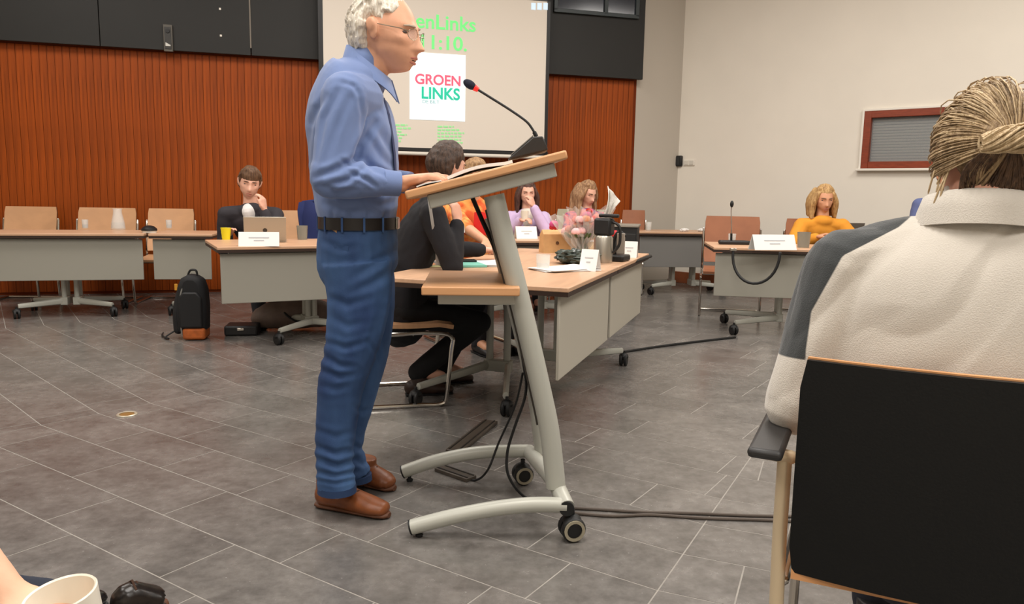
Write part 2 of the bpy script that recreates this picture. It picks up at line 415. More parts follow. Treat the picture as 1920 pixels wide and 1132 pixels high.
# small internal window
fr = MB(); fw = .075; mid = (wa + wb2) / 2
for q in (wa + fw / 2, wb2 - fw / 2): fr.box(rp(q, .0, (wz0 + wz1) / 2), (fw, .07, wz1 - wz0), RRZ)
for q in (wz0 + fw / 2, wz1 - fw / 2): fr.box(rp(mid, .0, q), (wb2 - wa - 2 * fw + .002, .066, fw), RRZ)
win = fr.build('window_1', M_WINWOOD, bevel=.004); tag(win, 'small red brown framed window with grey blind in cream wall', kind='structure')
tr = MB()
for q in (wa - .012, wb2 + .012): tr.box(rp(q, .008, (wz0 + wz1) / 2), (.024, .05, wz1 - wz0 + .04), RRZ)
tr.box(rp(mid, .008, wz1 + .012), (wb2 - wa, .05, .024), RRZ)
tr.build('casing', M_WHITE, win, bevel=.003)
MB().box(rp(mid, .025, wz0 - .014), (wb2 - wa + .09, .09, .026), RRZ).build('sill', M_WHITE, win, bevel=.004)
MB().box(rp(mid, -.1, (wz0 + wz1) / 2), (wb2 - wa - .01, .01, wz1 - wz0 - .01), RRZ).build('backing', mat('night_dark', (58, 60, 58), .6), win)
zz = wz0 + fw + .015
while zz < wz1 - fw - .01:
    MB().box(rp(mid, -.055, zz), (wb2 - wa - 2 * fw - .006, .004, .021), M=Matrix.Rotation(RRZ, 3, 'Z') @ Matrix.Rotation(rad(30), 3, 'X')).build('blind_slat', M_BLIND, win, flat=True); zz += .031
MB().box(rp(mid, -.02, (wz0 + wz1) / 2), (wb2 - wa - 2 * fw, .005, wz1 - wz0 - 2 * fw), RRZ).build('pane', mat('window_glass', (240, 245, 245), .02, alpha=.12, spec=.5), win)
# thermostat and switch by the corner
p = rp(rs(1271), .02, zpx(1271, 302, rp(rs(1271))))
t = thing('wall_thermostat', 'small black square box on cream wall by corner', 'wall box', p, RRZ)
MB().box((0, 0, 0), (.15, .05, .14)).build('housing', M_DARK, t, bevel=.012)
MB().box((0, -.027, 0), (.10, .004, .10)).build('front', mat('black_mesh', (40, 40, 40), .7), t)
p = rp(rs(1293), .008, zpx(1293, 305, rp(rs(1293))))
t = thing('light_switch', 'small white double switch beside black wall box', 'switch', p, RRZ)
MB().box((0, 0, 0), (.16, .016, .075)).build('plate', M_WHITE, t, bevel=.003)
for dx in (-.036, .036): MB().box((dx, -.011, 0), (.055, .01, .052)).build('rocker', mat('switch_white', (206, 200, 188), .4), t, bevel=.002)
# rest of the room
tag(MB().box((-8.1, 3.5, 2.25), (.2, 15, 4.5)).build('wall_left', M_CREAM), 'cream left wall outside the picture', kind='structure')
tag(MB().box((.5, -4.1, 2.25), (17.4, .2, 4.5)).build('wall_rear', M_CREAM), 'cream wall behind the camera', kind='structure')
e = rp(RL); tag(MB().box((e.x + .1, (e.y - 4) / 2, 2.25), (.2, e.y + 4.2, 4.5)).build('wall_side', M_CREAM), 'cream wall beyond the right edge', kind='structure')
tag(MB().box((.5, 4, CEIL + .1), (18, 17, .2)).build('ceiling', M_CEIL), 'white ceiling above the room', kind='structure')

# ------------------------------------------------------------------ projection screen
SO = .26
sa, sb_ = s_of(604, SO), s_of(1023, SO)
sz0 = zpx(955, 283, wp(s_of(955, SO), SO)); sz1 = zpx(1020, 3, wp(s_of(1020, SO), SO))
org = wp((sa + sb_) / 2, SO, sz0)
scr = thing('projection_screen', 'large projection screen with green text hung on back wall', 'screen', org, WRZ)
Wd = sb_ - sa; Ht = sz1 - sz0
M_SCR = mat('screen_fabric', (222, 213, 200), .85)
MB().box((0, 0, Ht / 2), (Wd - .05, .008, Ht)).build('fabric', M_SCR, scr)
bd = MB().box((-Wd / 2 + .005, -.001, Ht / 2 + .1), (.05, .012, Ht + .32)).box((Wd / 2 - .005, -.001, Ht / 2 + .1), (.04, .012, Ht + .32))
bd.box((0, -.001, -.018), (Wd + .05, .012, .04)).box((0, -.001, Ht + .13), (Wd + .03, .012, .26)); bd.build('border', M_DARK, scr)
MB().tube([(-Wd / 2 - .03, 0, -.062), (Wd / 2 + .03, 0, -.062)], .022, 12).build('weight_bar', mat('white_bar', (214, 208, 196), .5), scr)
def sloc(px, py):
    s_ = s_of(px, SO); return s_ - (sa + sb_) / 2, zpx(px, py, wp(s_, SO)) - sz0
M_GRN = mat('projected_green', (112, 226, 128), .6, emit=.35); M_GRNP = mat('projected_pale_green', (150, 222, 150), .6, emit=.18)
x0, zt = sloc(768, 97); x1, zb = sloc(871, 228)
card = MB().box(((x0 + x1) / 2, -.007, (zt + zb) / 2), (x1 - x0, .004, zt - zb)).build('logo_card', mat('projected_white', (232, 246, 250), .7, emit=.42), scr)
def letter(txt, pxa, pxb, pya, pyb, m, par, name='lettering', z=-.0095, bold=0):
    cx = (pxa + pxb) / 2; a = (sloc(pxa, pyb)[0], sloc(cx, pyb)[1]); b = (sloc(pxb, pya)[0], sloc(cx, pya)[1]); me = text_mesh(txt, b[0] - a[0], b[1] - a[1], name, .001, bold)
    me.transform(Matrix.Translation((a[0], z, a[1])) @ Matrix.Rotation(math.pi / 2, 4, 'X'))
    return link(name, me, m, par, flat=True)
def letter_d(*a, bold=.004, **k):
    return letter(*a, bold=bold, **k)
letter_d('GROEN', 778, 862, 140, 160, mat('logo_pink', (232, 100, 128), .6, emit=.18), card, bold=.028)
letter_d('LINKS', 790, 861, 164, 187, mat('logo_teal', (32, 200, 164), .6, emit=.18), card, bold=.028)
letter('DE BILT', 792, 823, 188, 194, mat('logo_grey', (120, 176, 176), .6, emit=.1), card)
letter_d('GroenLinks', 716, 889, 26, 54, M_GRN, scr, z=-.006, bold=.015)
letter_d('00:11:10.', 736, 873, 65, 92, M_GRN, scr, z=-.006, bold=.015)
rr = random.Random(5)
for (px, wmax, py0, nrow) in ((732, 40, 233, 6), (820, 54, 236, 6)):
    for k in range(nrow):
        mb = MB(); x = px; lim = px + wmax * rr.uniform(.45, 1)
        while x < lim:
            wd = rr.uniform(3, 9); a = sloc(x, py0 + k * 6 + 3); b = sloc(min(x + wd, lim), py0 + k * 6)
            if b[0] - a[0] > .004: mb.box(((a[0] + b[0]) / 2, -.006, (a[1] + b[1]) / 2), (b[0] - a[0], .003, b[1] - a[1]))
            x += wd + 2
        mb.build('text_line', M_GRNP, scr, flat=True)
mb = MB()
for x in (990, 1001, 1012):
    a = sloc(x, 18); b = sloc(x + 8, 6); mb.box(((a[0] + b[0]) / 2, -.006, (a[1] + b[1]) / 2), (b[0] - a[0], .003, b[1] - a[1]))
mb.build('toolbar', mat('projected_blue', (205, 228, 248), .6, emit=.4), scr)
# ------------------------------------------------------------------ furniture materials
M_TOP = mat('beech_top', (200, 160, 128), .38, var=.07, vscale=6, stretch=(.6, 6, 6))
M_EDGE = mat('dark_table_edge', (52, 36, 28), .5)
M_LECT = mat('lectern_beech', (204, 152, 106), .4, var=.08, vscale=6, stretch=(.5, 7, 7))
M_PANEL = mat('grey_metal_panel', (150, 147, 136), .55, bump=.03, bscale=300)
M_PANELL = mat('light_grey_panel', (178, 172, 158), .55, bump=.03, bscale=300)
M_PANELD = mat('dark_grey_panel', (112, 110, 106), .6, bump=.03, bscale=300)
M_STEEL = mat('grey_lacquer', (176, 176, 166), .38, .1)
M_CHROME = mat('chrome', (205, 200, 192), .16, 1)
M_POST = mat('champagne_metal', (212, 192, 160), .35, .25)
M_RUBBER = mat('black_rubber', (20, 20, 20), .55)
M_TAN = mat('tan_chair', (198, 152, 112), .5, var=.06, vscale=5, stretch=(1, 6, 1))
M_BROWNCH = mat('brown_chair', (150, 96, 66), .55, var=.08, vscale=6)
M_OLIVE = mat('pale_olive_chair', (170, 162, 138), .6)
M_BLACKCH = mat('black_shell', (13, 14, 14), .5, spec=.35, bump=.05, bscale=200)
M_GLASS = mat('clear_glass', (238, 240, 236), .03, alpha=.28, spec=.7)
M_PAPER = mat('white_paper', (236, 234, 230), .7)
M_INK = mat('pale_ink', (186, 186, 188), .8)

def caster(mb, fk, p, r=.042, axis=(1, 0, 0), w=.02):
    """twin wheel + fork into two builders"""
    ax = V(axis).normalized(); p = V(p)
    for s in (-1, 1):
        c = p + ax * (w * .75 * s)
        prof = [(r * .25, -w / 2), (r * .9, -w / 2), (r, -w / 4), (r, w / 4), (r * .9, w / 2), (r * .25, w / 2)]
        mb.lathe(prof, c, 18, ax.to_track_quat('Z', 'Y').to_matrix())
    fk.tube([p, p + V((0, 0, r + .02))], .009, 8); fk.ell(p + V((0, 0, r * .55)), (r * .8, r * .8, r * .6), nu=12, nv=6)

def table(label, A, B, D=.78, h=.74, panel=M_PANEL, group='flip top meeting tables', hub=.62, reach=.32, legs=(0, 1), pz=(.33, .69), dark=True, ph=True, hc=None, spr=None):
    A = V((A.x, A.y, 0)); B = V((B.x, B.y, 0)); L = (B - A).length; rz = math.atan2(B.y - A.y, B.x - A.x)
    t = thing('meeting_table', label, 'table', A, rz, group)
    MB().box((L / 2, D / 2, h - .011), (L - .004, D, .022)).build('tabletop', M_TOP, t, bevel=.004)
    MB().box((L / 2, D / 2, h - .032), (L - .008, D - .004, .02)).build('edge_band', M_EDGE, t)
    if ph:
        MB().box((L / 2, .05, (pz[0] + pz[1]) / 2), (L - .05, .014, pz[1] - pz[0])).build('modesty_panel', panel, t, bevel=.004)
        MB().box((L / 2, .066, pz[1] - .03), (L - .2, .02, .03)).build('panel_rail', M_EDGE, t)
    MB().box((L / 2, D / 2, h - .06), (L - .25, .06, .04)).build('beam', M_STEEL, t)
    for e in legs:
        sx = 1 if e == 0 else -1; X = hub if e == 0 else L - hub; ex = X - sx * reach; c = D / 2 if hc is None else hc; sp = (D / 2 - .09) if spr is None else spr
        for k in (-.055, .055):
            MB().tube([(X, c + k, .13), (X, c + k, h - .05)], (.022, .022), 12).build('leg', M_STEEL, t)
        MB().box((X, c, .125), (.06, .17, .07)).build('hub', M_STEEL, t, bevel=.006)
        for k in (-1, 1):
            tip = V((ex, c + k * sp, .105))
            f = MB().tube([(X, c + k * .06, .125), tip], [(.03, .02), (.02, .016)], 8).build('foot', M_STEEL, t)
            wm, fk = MB(), MB(); caster(wm, fk, tip + V((-sx * .01, k * .012, -.063)), .042, (0, 1, 0) if abs(rz) > .8 else (1, .4, 0))
            wm.build('caster_wheel', M_RUBBER, f); fk.build('caster_fork', M_RUBBER, f)
    return t, rz, L

def chair(label, p, rz, top=.9, arms=False, pad=M_TAN, shell=M_BLACKCH, group='chrome sled chairs', w=.47, seatz=.45, back0=.5, tilt=.09, rear_arms=False):
    t = thing('sled_chair', label, 'chair', (p[0], p[1], 0), rz, group); hw = w / 2
    def rows(dy, grow=0):
        R = []
        for k in range(9):
            f = k / 8; z = back0 + (top + grow - back0) * f; wx = hw * (1 if f < .86 else 1 - .035 * ((f - .86) / .14) ** 2)
            if f == 0: wx *= .97
            R.append([(wx * q, -.215 + dy - tilt * f - .022 * (1 - q * q) + (tilt * .55) * max(0, .3 - f), z) for q in (-1, -.97, -.75, -.4, 0, .4, .75, .97, 1)])
        return R
    b = MB().sheet(rows(0), .012).build('backrest', shell, t)
    MB().sheet(rows(.0115, .003), .010).build('back_pad', pad, b)
    sm = MB(); R = []
    for k in range(7):
        f = k / 6; y = -.22 + .46 * f; z = seatz - .012 * math.sin(f * math.pi) - (.02 * ((f - .8) / .2) ** 2 if f > .8 else 0)
        R.append([(hw * q * .98, y, z) for q in (-1, -.6, 0, .6, 1)])
    sm.sheet(R, .022).build('seat', pad, t)
    for s in (-1, 1):
        x = s * (hw + .012)
        pts = smoothline([(x, -.21 - tilt * .75, top - .12), (x, -.235, .5), (x, -.24, .42), (x, -.15, .40), (x, .12, .405), (x, .225, .38), (x, .225, .30), (x, .20, .06), (x, .17, .0125), (x, .05, .012), (x, -.24, .012), (x, -.30, .012)], 5)
        if rear_arms: pts = pts[15:]
        f = MB().tube(pts, .0115, 9, round_ends=True).build('side_frame', M_CHROME, t)
        if arms:
            y0 = -.12
            MB().tube(smoothline([(x, .2, .1), (x * 1.06, .10, .45), (x * 1.1, .02, .62), (x * 1.1, -.02, .665), (x * 1.1, -.09, .672)], 5), .012, 9).build('arm_post', M_CHROME, f)
            MB().box((x * 1.1, .0, .69), (.05, .26, .018)).build('arm_pad', M_BLACKCH, f, bevel=.008)
        if rear_arms:
            xa = s * (hw + .055)
            MB().tube([(s * (hw + .012), -.19, .665), (xa + s * .012, -.205, .672)], .0135, 12, round_ends=True).build('arm_bracket', M_POST, f)
            MB().tube([(s * (hw + .022), -.19, .672), (s * (hw + .022), -.192, .52), (s * (hw + .016), -.21, .30)], .0135, 12).build('arm_post', M_POST, f)
            MB().box((xa - s * .005, -.13, .69), (.062, .30, .02)).build('arm_pad', mat('arm_black', (44, 43, 43), .42), f, bevel=.008)
    MB().tube([(-hw - .01, -.26, .012), (hw + .01, -.26, .012)], .010, 8).build('cross_bar', M_CHROME, t)
    MB().tube([(-hw - .01, .02, .40), (hw + .01, .02, .40)], .010, 8).build('cross_bar', M_CHROME, t)
    return t

# ------------------------------------------------------------------ lectern
lect = thing('lectern', 'wheeled beech and grey steel lectern with sloping desk before standing man', 'lectern', (-.02, 2.74, 0), rad(3))
LR = ROOTM[lect.name]
DX0, DX1, DZ0, DZ1, DY0, DY1 = -.338, .166, 1.150, 1.287, -.29, .30
ang = math.atan2(DZ1 - DZ0, DX1 - DX0); RY = Matrix.Rotation(-ang, 3, 'Y')
dl = math.hypot(DX1 - DX0, DZ1 - DZ0); dc = V(((DX0 + DX1) / 2, (DY0 + DY1) / 2, (DZ0 + DZ1) / 2)) + RY @ V((0, 0, -.014))
MB().box(dc, (dl, DY1 - DY0, .028), M=RY).build('desk_board', M_LECT, lect, bevel=.006)
MB().box(dc + RY @ V((.01, .0, -.037)), (dl - .105, DY1 - DY0 - .07, .045), M=RY).build('desk_tray', M_STEEL, lect, bevel=.004)
sh = MB().prism([(-.285, -.28), (.03, -.28), (.05, .25), (-.285, .25)], .822, .85).build('shelf', M_LECT, lect, bevel=.004)
MB().box((-.10, 0, .803), (.27, .44, .036)).build('shelf_tray', M_STEEL, sh, bevel=.003)
colpx = [(926, 366), (946, 450), (967, 530), (989, 620), (1011, 715), (1029, 800), (1039, 880), (1042, 912)]
near = smoothline([at(x, y, 2.55) for x, y in colpx], 5)
MB().tube(near, .034, 18).build('column', M_STEEL, lect, world=True)
farc = [p + V((-.03, .36, 0)) for p in near]
MB().tube(farc[3:], .034, 18).build('column', M_STEEL, lect, world=True)
pl = MB(); rows = [[p + V((-.036 + .0 * k, .02 + .32 * k, 0)) for k in (0, .5, 1)] for p in near[2:26]]
pl.sheet(rows, .012).build('column_panel', mat('lectern_dark', (58, 52, 46), .5), lect, world=True)  # dark plate spanning the gap between the two columns
def foot(pxs, Y, r, cx, cy, cr, padx):
    pts = smoothline([at(x, y, Y) for x, y in pxs], 6)
    f = MB().tube(pts, r, 16).build('foot', M_STEEL, lect, world=True)
    d = (pts[0] - pts[1]).normalized(); MB().tube([pts[0], pts[0] + d * .006], r * 1.01, 16).build('end_cap', M_RUBBER, f, world=True)
    q = at(padx, pxs[0][1], Y); MB().lathe([(.012, 0), (.014, .008), (.007, .012), (.007, q.z - r * .6)], (q.x, q.y, 0), 12).build('floor_pad', M_RUBBER, f, world=True)
    wm, fk, hb = MB(), MB(), MB(); c = at(cx, cy, Y); c.z = cr
    caster(wm, fk, c, cr, (.25, -1, 0), .024); ax = V((.25, -1, 0)).normalized(); Q = ax.to_track_quat('Z', 'Y').to_matrix()
    hb.lathe([(cr * .62, .0), (cr * .86, .0), (cr * .86, .004), (cr * .62, .004)], c + ax * .0305, 18, Q, close=False)
    wo = wm.build('caster_wheel', M_RUBBER, f, world=True); fk.build('caster_fork', M_RUBBER, f, world=True)
    hb.build('hub_ring', mat('beige_hub', (150, 142, 122), .5), f, world=True)
foot([(772, 988), (850, 968), (930, 953), (1000, 946), (1062, 947)], 2.47, .026, 1072, 988, .042, 786)
foot([(757, 884), (820, 863), (900, 848), (990, 845)], 2.97, .026, 980, 884, .040, 768)
cb0 = at(1062, 948, 2.47); cb1 = at(1042, 905, 2.58); cb2 = at(992, 846, 2.97)
MB().tube([cb0 + V((0, -.012, 0)), cb1, cb2], .028, 16).build('cross_tube', M_STEEL, lect, world=True)
MB().tube([cb0 + V((0, -.024, -.002)), cb0 + V((0, -.012, -.002))], .025, 18).build('end_cap', M_RUBBER, lect, world=True)

# microphone on the lectern (desk surface height at world x)
LI = LR.inverted()
def desk_z(X): return DZ0 + (X + .02 - DX0) * math.tan(ang)
mic = thing('gooseneck_microphone', 'black gooseneck microphone with red ring on lectern desk', 'microphone', at(990, 295, 2.72))
prof = [(952, 299), (958, 292), (1000, 256), (1018, 255), (1028, 281)]
pts = [at(x, y, 2.60) for x, y in prof]
me = MB(); N = len(pts)
vs = [p + V((0, dy * (1 if i in (0, 1, 4) else .8), 0)) for dy in (0, .16) for i, p in enumerate(pts)]
me.add(vs, [tuple(range(N))[::-1], tuple(range(N, 2 * N))] + [(i, (i + 1) % N, N + (i + 1) % N, N + i) for i in range(N)])
me.build('base', mat('mic_black', (36, 34, 32), .45), mic, world=True, bevel=.004)
sl = MB().add([pts[1] + V((0, .005, .002)), pts[2] + V((0, .005, .002)), pts[2] + V((0, .12, .002)), pts[1] + V((0, .12, .002)),
               pts[1] + V((0, .005, .006)), pts[2] + V((0, .005, .006)), pts[2] + V((0, .12, .006)), pts[1] + V((0, .12, .006))],
              [(0, 1, 2, 3), (4, 5, 6, 7), (0, 1, 5, 4), (1, 2, 6, 5), (2, 3, 7, 6), (3, 0, 4, 7)]).build('keypad', mat('mic_grey', (112, 110, 104), .4), mic, world=True)
gn = smoothline([at(x, y, 2.66) for x, y in ((1006, 256), (997, 240), (985, 226), (955, 205), (920, 183), (896, 168))], 5)
MB().tube(gn[:4], .007, 10).build('neck_socket', M_RUBBER, mic, world=True)
MB().tube(gn, .0042, 8).build('gooseneck', M_RUBBER, mic, world=True)
d = (gn[-1] - gn[-3]).normalized()
MB().tube([gn[-1] - d * .002, gn[-1] + d * .013], [.008, .011], 14).build('light_ring', mat('mic_red', (226, 44, 36), .4, emit=.5), mic, world=True)
Q = d.to_track_quat('Z', 'Y').to_matrix()
MB().ell(gn[-1] + d * .032, (.0145, .0145, .024), Q, 18, 12).build('capsule', mat('mic_foam', (30, 32, 48), .9, bump=.3, bscale=400), mic, world=True)
# papers on the desk
def sheets(name, label, x0, x1, y0, y1, th, curl, m=M_PAPER, lift=.002, grp=None):
    t = thing(name, label, 'papers', LR @ V(((x0 + x1) / 2, (y0 + y1) / 2, DZ0 + ((x0 + x1) / 2 - DX0) * math.tan(ang))), 0, grp)
    R = []
    for k in range(9):
        f = k / 8; x = x0 + (x1 - x0) * f; z = DZ0 + (x - DX0) * math.tan(ang) + lift + th / 2 + curl * math.sin(math.pi * min(1, f * 1.15))
        R.append([LR @ V((x, y0 + (y1 - y0) * q, z)) for q in (0, .5, 1)])
    MB().sheet(R, th).build('sheets', m, t, world=True); return t
sheets('speech_papers', 'stack of white printed pages lying open on lectern desk', -.205, .0, -.26, .05, .010, .010)
sheets('speech_papers', 'loose white page at low edge of lectern desk by hand', -.30, -.225, -.285, -.06, .004, .003)

# ------------------------------------------------------------------ tables
GT = lambda x, y: G(x, y, .74)
A1, B1 = GT(-60, 437), GT(270, 438)
T1 = table('long grey panelled meeting table at far left before slatted wall', A1, B1, .62)
A2, B2 = GT(277, 438), GT(398, 439)
T2 = table('short grey panelled meeting table behind the black backpack', A2, B2, .62, hub=.3, reach=.14, legs=(0,))
F3 = V((-2.07, 5.4, 0)); u3 = V((math.cos(rad(27)), math.sin(rad(27)), 0))
T3 = table('grey panelled meeting table with laptop and yellow cup', F3, F3 + u3 * 1.45, .84, hub=.75)
# centre pair: panel side faces right, near end faces the camera
N0 = GT(1066, 540); N1 = GT(1217, 475); dv = (N1 - N0); dv.z = 0; du = dv.normalized(); half = dv.length / 2
T4 = table('nearest beech table with pale grey side panel behind lectern', N0, N0 + du * (half - .006), .98, panel=M_PANELL, hub=1.0, reach=.58, hc=.68, spr=.25, legs=(0,), pz=(.31, .70))
T5 = table('beech table with pale side panel holding name cards and bouquet', N0 + du * (half + .006), N1, .98, panel=M_PANELL, hub=.85, reach=.42, legs=(1, ), pz=(.31, .70))
A6 = GT(868, 450); B6 = GT(1005, 451)
T6 = table('far beech table in front of woman in lilac blazer', A6, A6 + (B6 - A6).normalized() * 1.3, .7, hub=.5)
A7 = GT(1198, 434); B7 = GT(1345, 436)
T7 = table('dark grey panelled table standing in the far corner', A7, A7 + (B7 - A7).normalized() * 1.25, .6, panel=M_PANELD, hub=.5, reach=.3)
A8 = GT(1338, 463); B8 = GT(1600, 470)
T8 = table('grey panelled table with black cable loop at woman in mustard', A8, A8 + (B8 - A8).normalized() * 1.6, .78, panel=M_PANEL, hub=.62, reach=.4)

# chairs behind the far left tables
def behind(T, A, x, y, rzoff=math.pi): return ROOTM[T[0].name] @ V((x, y, 0))
def chair_px(label, pxc, Y, yaw, top, **k):
    X = at(pxc, 400, Y).x; return chair(label, (X, Y, 0), yaw, top, **k)
# sitter faces local +y; facing the camera needs rz = pi
chair_px('tan chair at the left picture edge behind far table', 30, 7.6, math.pi + .1, .925, w=.50)
chair_px('tan chair directly behind glass carafe at far left table', 180, 7.66, math.pi + .12, .925, w=.56)
chair_px('tan chair behind black speaker puck near backpack', 305, 7.75, math.pi + .14, .925, w=.45)
chair_px('tan chair beside young man in dark suit', 552, 7.9, math.pi + .2, .925, w=.42)
chair_px('pale olive chair behind woman in floral top', 1100, 8.5, math.pi, .98, w=.62, pad=M_OLIVE)
chair_px('brown chair far back near the shaded wall strip', 1186, 9.15, math.pi - .2, .97, w=.27, pad=M_BROWNCH)
chair_px('empty brown chair behind microphone on right hand table', 1376, 7.55, math.pi - .25, .955, w=.53, pad=M_BROWNCH)
chair_px('brown chair under woman in mustard sweater', 1530, 7.62, math.pi - .3, .94, w=.52, pad=M_BROWNCH)
# ------------------------------------------------------------------ people: builders
def gs(x, c, w): return math.exp(-((x - c) / w) ** 2)
def head_point(d):
    """unit direction -> head surface, face along +x, height about 0.235"""
    x, y, z = .097 * d.x, .075 * d.y, .118 * d.z
    t = max(0, -d.z); f = max(0, d.x)
    y *= 1 - .26 * t ** 1.6
    if d.x < 0: x *= 1 - .42 * t
    else:
        x += .085 * f * t ** 1.5 * (1 - .22 * t)
        if d.z > .25: x *= 1 - .20 * (d.z - .25)
    if d.x > 0:
        k = min(1, d.x * 2.2)
        x += k * (.006 * gs(z, .030, .010) * gs(abs(y), .026, .024) - .011 * gs(abs(y), .033, .014) * gs(z, .010, .011))
        if -.046 < z < .03:
            q = (.03 - z) / .066; h = .004 + .026 * min(1, q / .95) ** 1.3
            if z < -.036: h *= max(0, (z + .046) / .010)
            x += k * h * gs(y, 0, .007 + .009 * q)
        x += k * (.003 * gs(z, -.062, .006) * gs(y, 0, .021) + .003 * gs(z, -.076, .006) * gs(y, 0, .019) - .005 * gs(z, -.069, .003) * gs(y, 0, .024))
        x += k * (.010 * gs(z, -.102, .013) * gs(y, 0, .02) - .004 * gs(z, -.088, .006) * gs(y, 0, .02))
        yo = .004 * gs(abs(y), .052, .016) * gs(z, -.015, .016) - .006 * gs(abs(y), .052, .016) * gs(z, -.055, .018)
        x += k * yo; y += math.copysign(yo, y) if abs(y) > .01 else 0
    return V((x, y, z))
def sphere_dirs(nu, nv):
    out = []
    for j in range(nv + 1):
        ph = -math.pi / 2 + math.pi * j / nv; ph = max(-1.55, min(1.55, ph))
        for i in range(nu):
            t = 2 * math.pi * i / nu; out.append(V((math.cos(ph) * math.cos(t), math.cos(ph) * math.sin(t), math.sin(ph))))
    fs = []
    for j in range(nv):
        for i in range(nu): i2 = (i + 1) % nu; fs.append((j * nu + i, j * nu + i2, (j + 1) * nu + i2, (j + 1) * nu + i))
    fs.append(tuple(range(nu))[::-1]); fs.append(tuple(nv * nu + i for i in range(nu)))
    return out, fs
def hmat(c, yaw, pitch=0, roll=0, s=1.0):
    """head matrix: yaw about z (0 = facing +x), pitch > 0 looks down"""
    return Matrix.Translation(V(c)) @ Matrix.Rotation(yaw, 4, 'Z') @ Matrix.Rotation(pitch, 4, 'Y') @ Matrix.Rotation(roll, 4, 'X') @ Matrix.Scale(s, 4)
def add_head(mb, M, nu=72, nv=56):
    ds, fs = sphere_dirs(nu, nv); mb.add([M @ head_point(d) for d in ds], fs)
    for s in (-1, 1):
        R = M.to_3x3() @ Matrix.Rotation(rad(-12), 3, 'Y') @ Matrix.Rotation(rad(18 * s), 3, 'Z')
        mb.ell(M @ V((-.010, s * .082, .002)), (.020, .007, .034), R, 14, 10)
        mb.ell(M @ V((-.018, s * .088, .012)), (.018, .006, .022), R, 12, 8)
def surf(y, z):
    dz = max(-.97, min(.97, z / .118)); dy = y / .075 / (1 - .26 * max(0, -dz) ** 1.6); dx = math.sqrt(max(.02, 1 - dz * dz - dy * dy))
    return head_point(V((dx, dy, dz))).x
def face_parts(body, M, eye=(60, 48, 40), brow=(110, 90, 70), lip=(176, 110, 98), open_=False):
    e, b, l = MB(), MB(), MB(); R = M.to_3x3()
    for s in (-1, 1):
        e.ell(M @ V((surf(.033, .008) - .004, s * .033, .008)), (.009, .015, .0055), R, 10, 6)
        b.tube([M @ V((surf(.014 + q, .029) + .0005, s * (.014 + q), .029 + .08 * q - .35 * max(0, q - .018))) for q in (0, .01, .022, .034)], [.003, .004, .0035, .002], 6)
    for zz, w in ((-.063, .021), (-.0755, .018)):
        pts = []
        for q in (-1, -.6, 0, .6, 1):
            pts.append(M @ V((surf(q * w, zz) - .0015, q * w, zz + .003 * (1 - abs(q)) * (1 if zz > -.07 else -1))))
        l.tube(pts, [.002, .004, .0048, .004, .002], 6)
    e.build('eyes', mat('eye_%d_%d' % eye[:2], eye, .3), body, world=True)
    b.build('eyebrows', mat('brow_%d_%d' % brow[:2], brow, .8), body, world=True)
    l.build('lips', mat('lip_%d_%d' % lip[:2], lip, .5), body, world=True)
def hair_shell(M, mask, thick, noi=.006, nf=60, nu=90, nv=64, seed=0, stretch=(1, 1, 1)):
    ds, fs = sphere_dirs(nu, nv); vs = []
    for d in ds:
        p = head_point(d); k = mask(d, p); t = thick(d, p) if callable(thick) else thick
        q = V((p.x * stretch[0], p.y * stretch[1], p.z * stretch[2]))
        n = nz(q, nf, seed) * noi + nz(q, nf * 2.3, seed + 5) * noi * .5
        off = (t + n) * min(1, k) if k > 0 else max(-.02, k * .06) - .004
        vs.append(M @ (p + d * off))
    return MB().add(vs, fs)
def hand(mb, wrist, d, palm, size=1.0, side=1, curl=.35, spread=.10, thumb=.6, fcurl=None):
    """d: wrist to fingers, palm: palm normal; side=+1 puts the thumb on d x palm"""
    d = V(d).normalized(); palm = V(palm); palm = (palm - d * palm.dot(d)).normalized(); lat = d.cross(palm) * side; w = V(wrist); s = size
    mb.tube([w - d * .012, w + d * .02 * s, w + d * .055 * s, w + d * .092 * s], [(.020 * s, .027 * s), (.019 * s, .031 * s), (.016 * s, .041 * s), (.012 * s, .040 * s)], 14, ref=palm, round_ends=True)
    L = (.072, .080, .074, .058)
    for i in range(4):
        k = (1.5 - i); base = w + d * (.088 - .004 * abs(k - .5)) * s + lat * (k * .0205 * s); a = spread * k; c = (fcurl[i] if fcurl else curl)
        dir_ = (d + lat * a).normalized(); p = base - dir_ * .015; pts = [p, base]; ang_ = 0
        for j, q in enumerate((.48, .30, .22)):
            ang_ += c * (.7, 1.0, .7)[j]; v = dir_ * math.cos(ang_) + palm * math.sin(ang_); pts.append(pts[-1] + v * (L[i] * q * s * 1.05))
        mb.tube(pts, [.0095 * s, .0098 * s, .0090 * s, .0082 * s, .0068 * s], 10, round_ends=True)
    b = w + d * .022 * s + lat * .026 * s; v1 = (d * .75 + lat * .75 + palm * .25).normalized(); v2 = (d + lat * (.45 - thumb * .4) + palm * .3).normalized()
    mb.tube([b - v1 * .01, b + v1 * .036 * s, b + v1 * .036 * s + v2 * .030 * s, b + v1 * .036 * s + v2 * .052 * s], [.015 * s, .0125 * s, .0105 * s, .008 * s], 10, round_ends=True)
def ik(a, b, l1, l2, hint):
    a = V(a); b = V(b); v = b - a; d = min(v.length, (l1 + l2) * .998); n = v.normalized()
    x = (l1 * l1 - l2 * l2 + d * d) / (2 * d); h = math.sqrt(max(0, l1 * l1 - x * x)); hv = V(hint); hv = hv - n * hv.dot(n)
    if hv.length < 1e-5: hv = V((0, 0, -1)) - n * V((0, 0, -1)).dot(n)
    return a + n * x + hv.normalized() * h, a + n * d
SKIN = lambda name='skin', c=(214, 160, 130): mat(name, c, .5, var=.05, vscale=25, bump=.03, bscale=150)

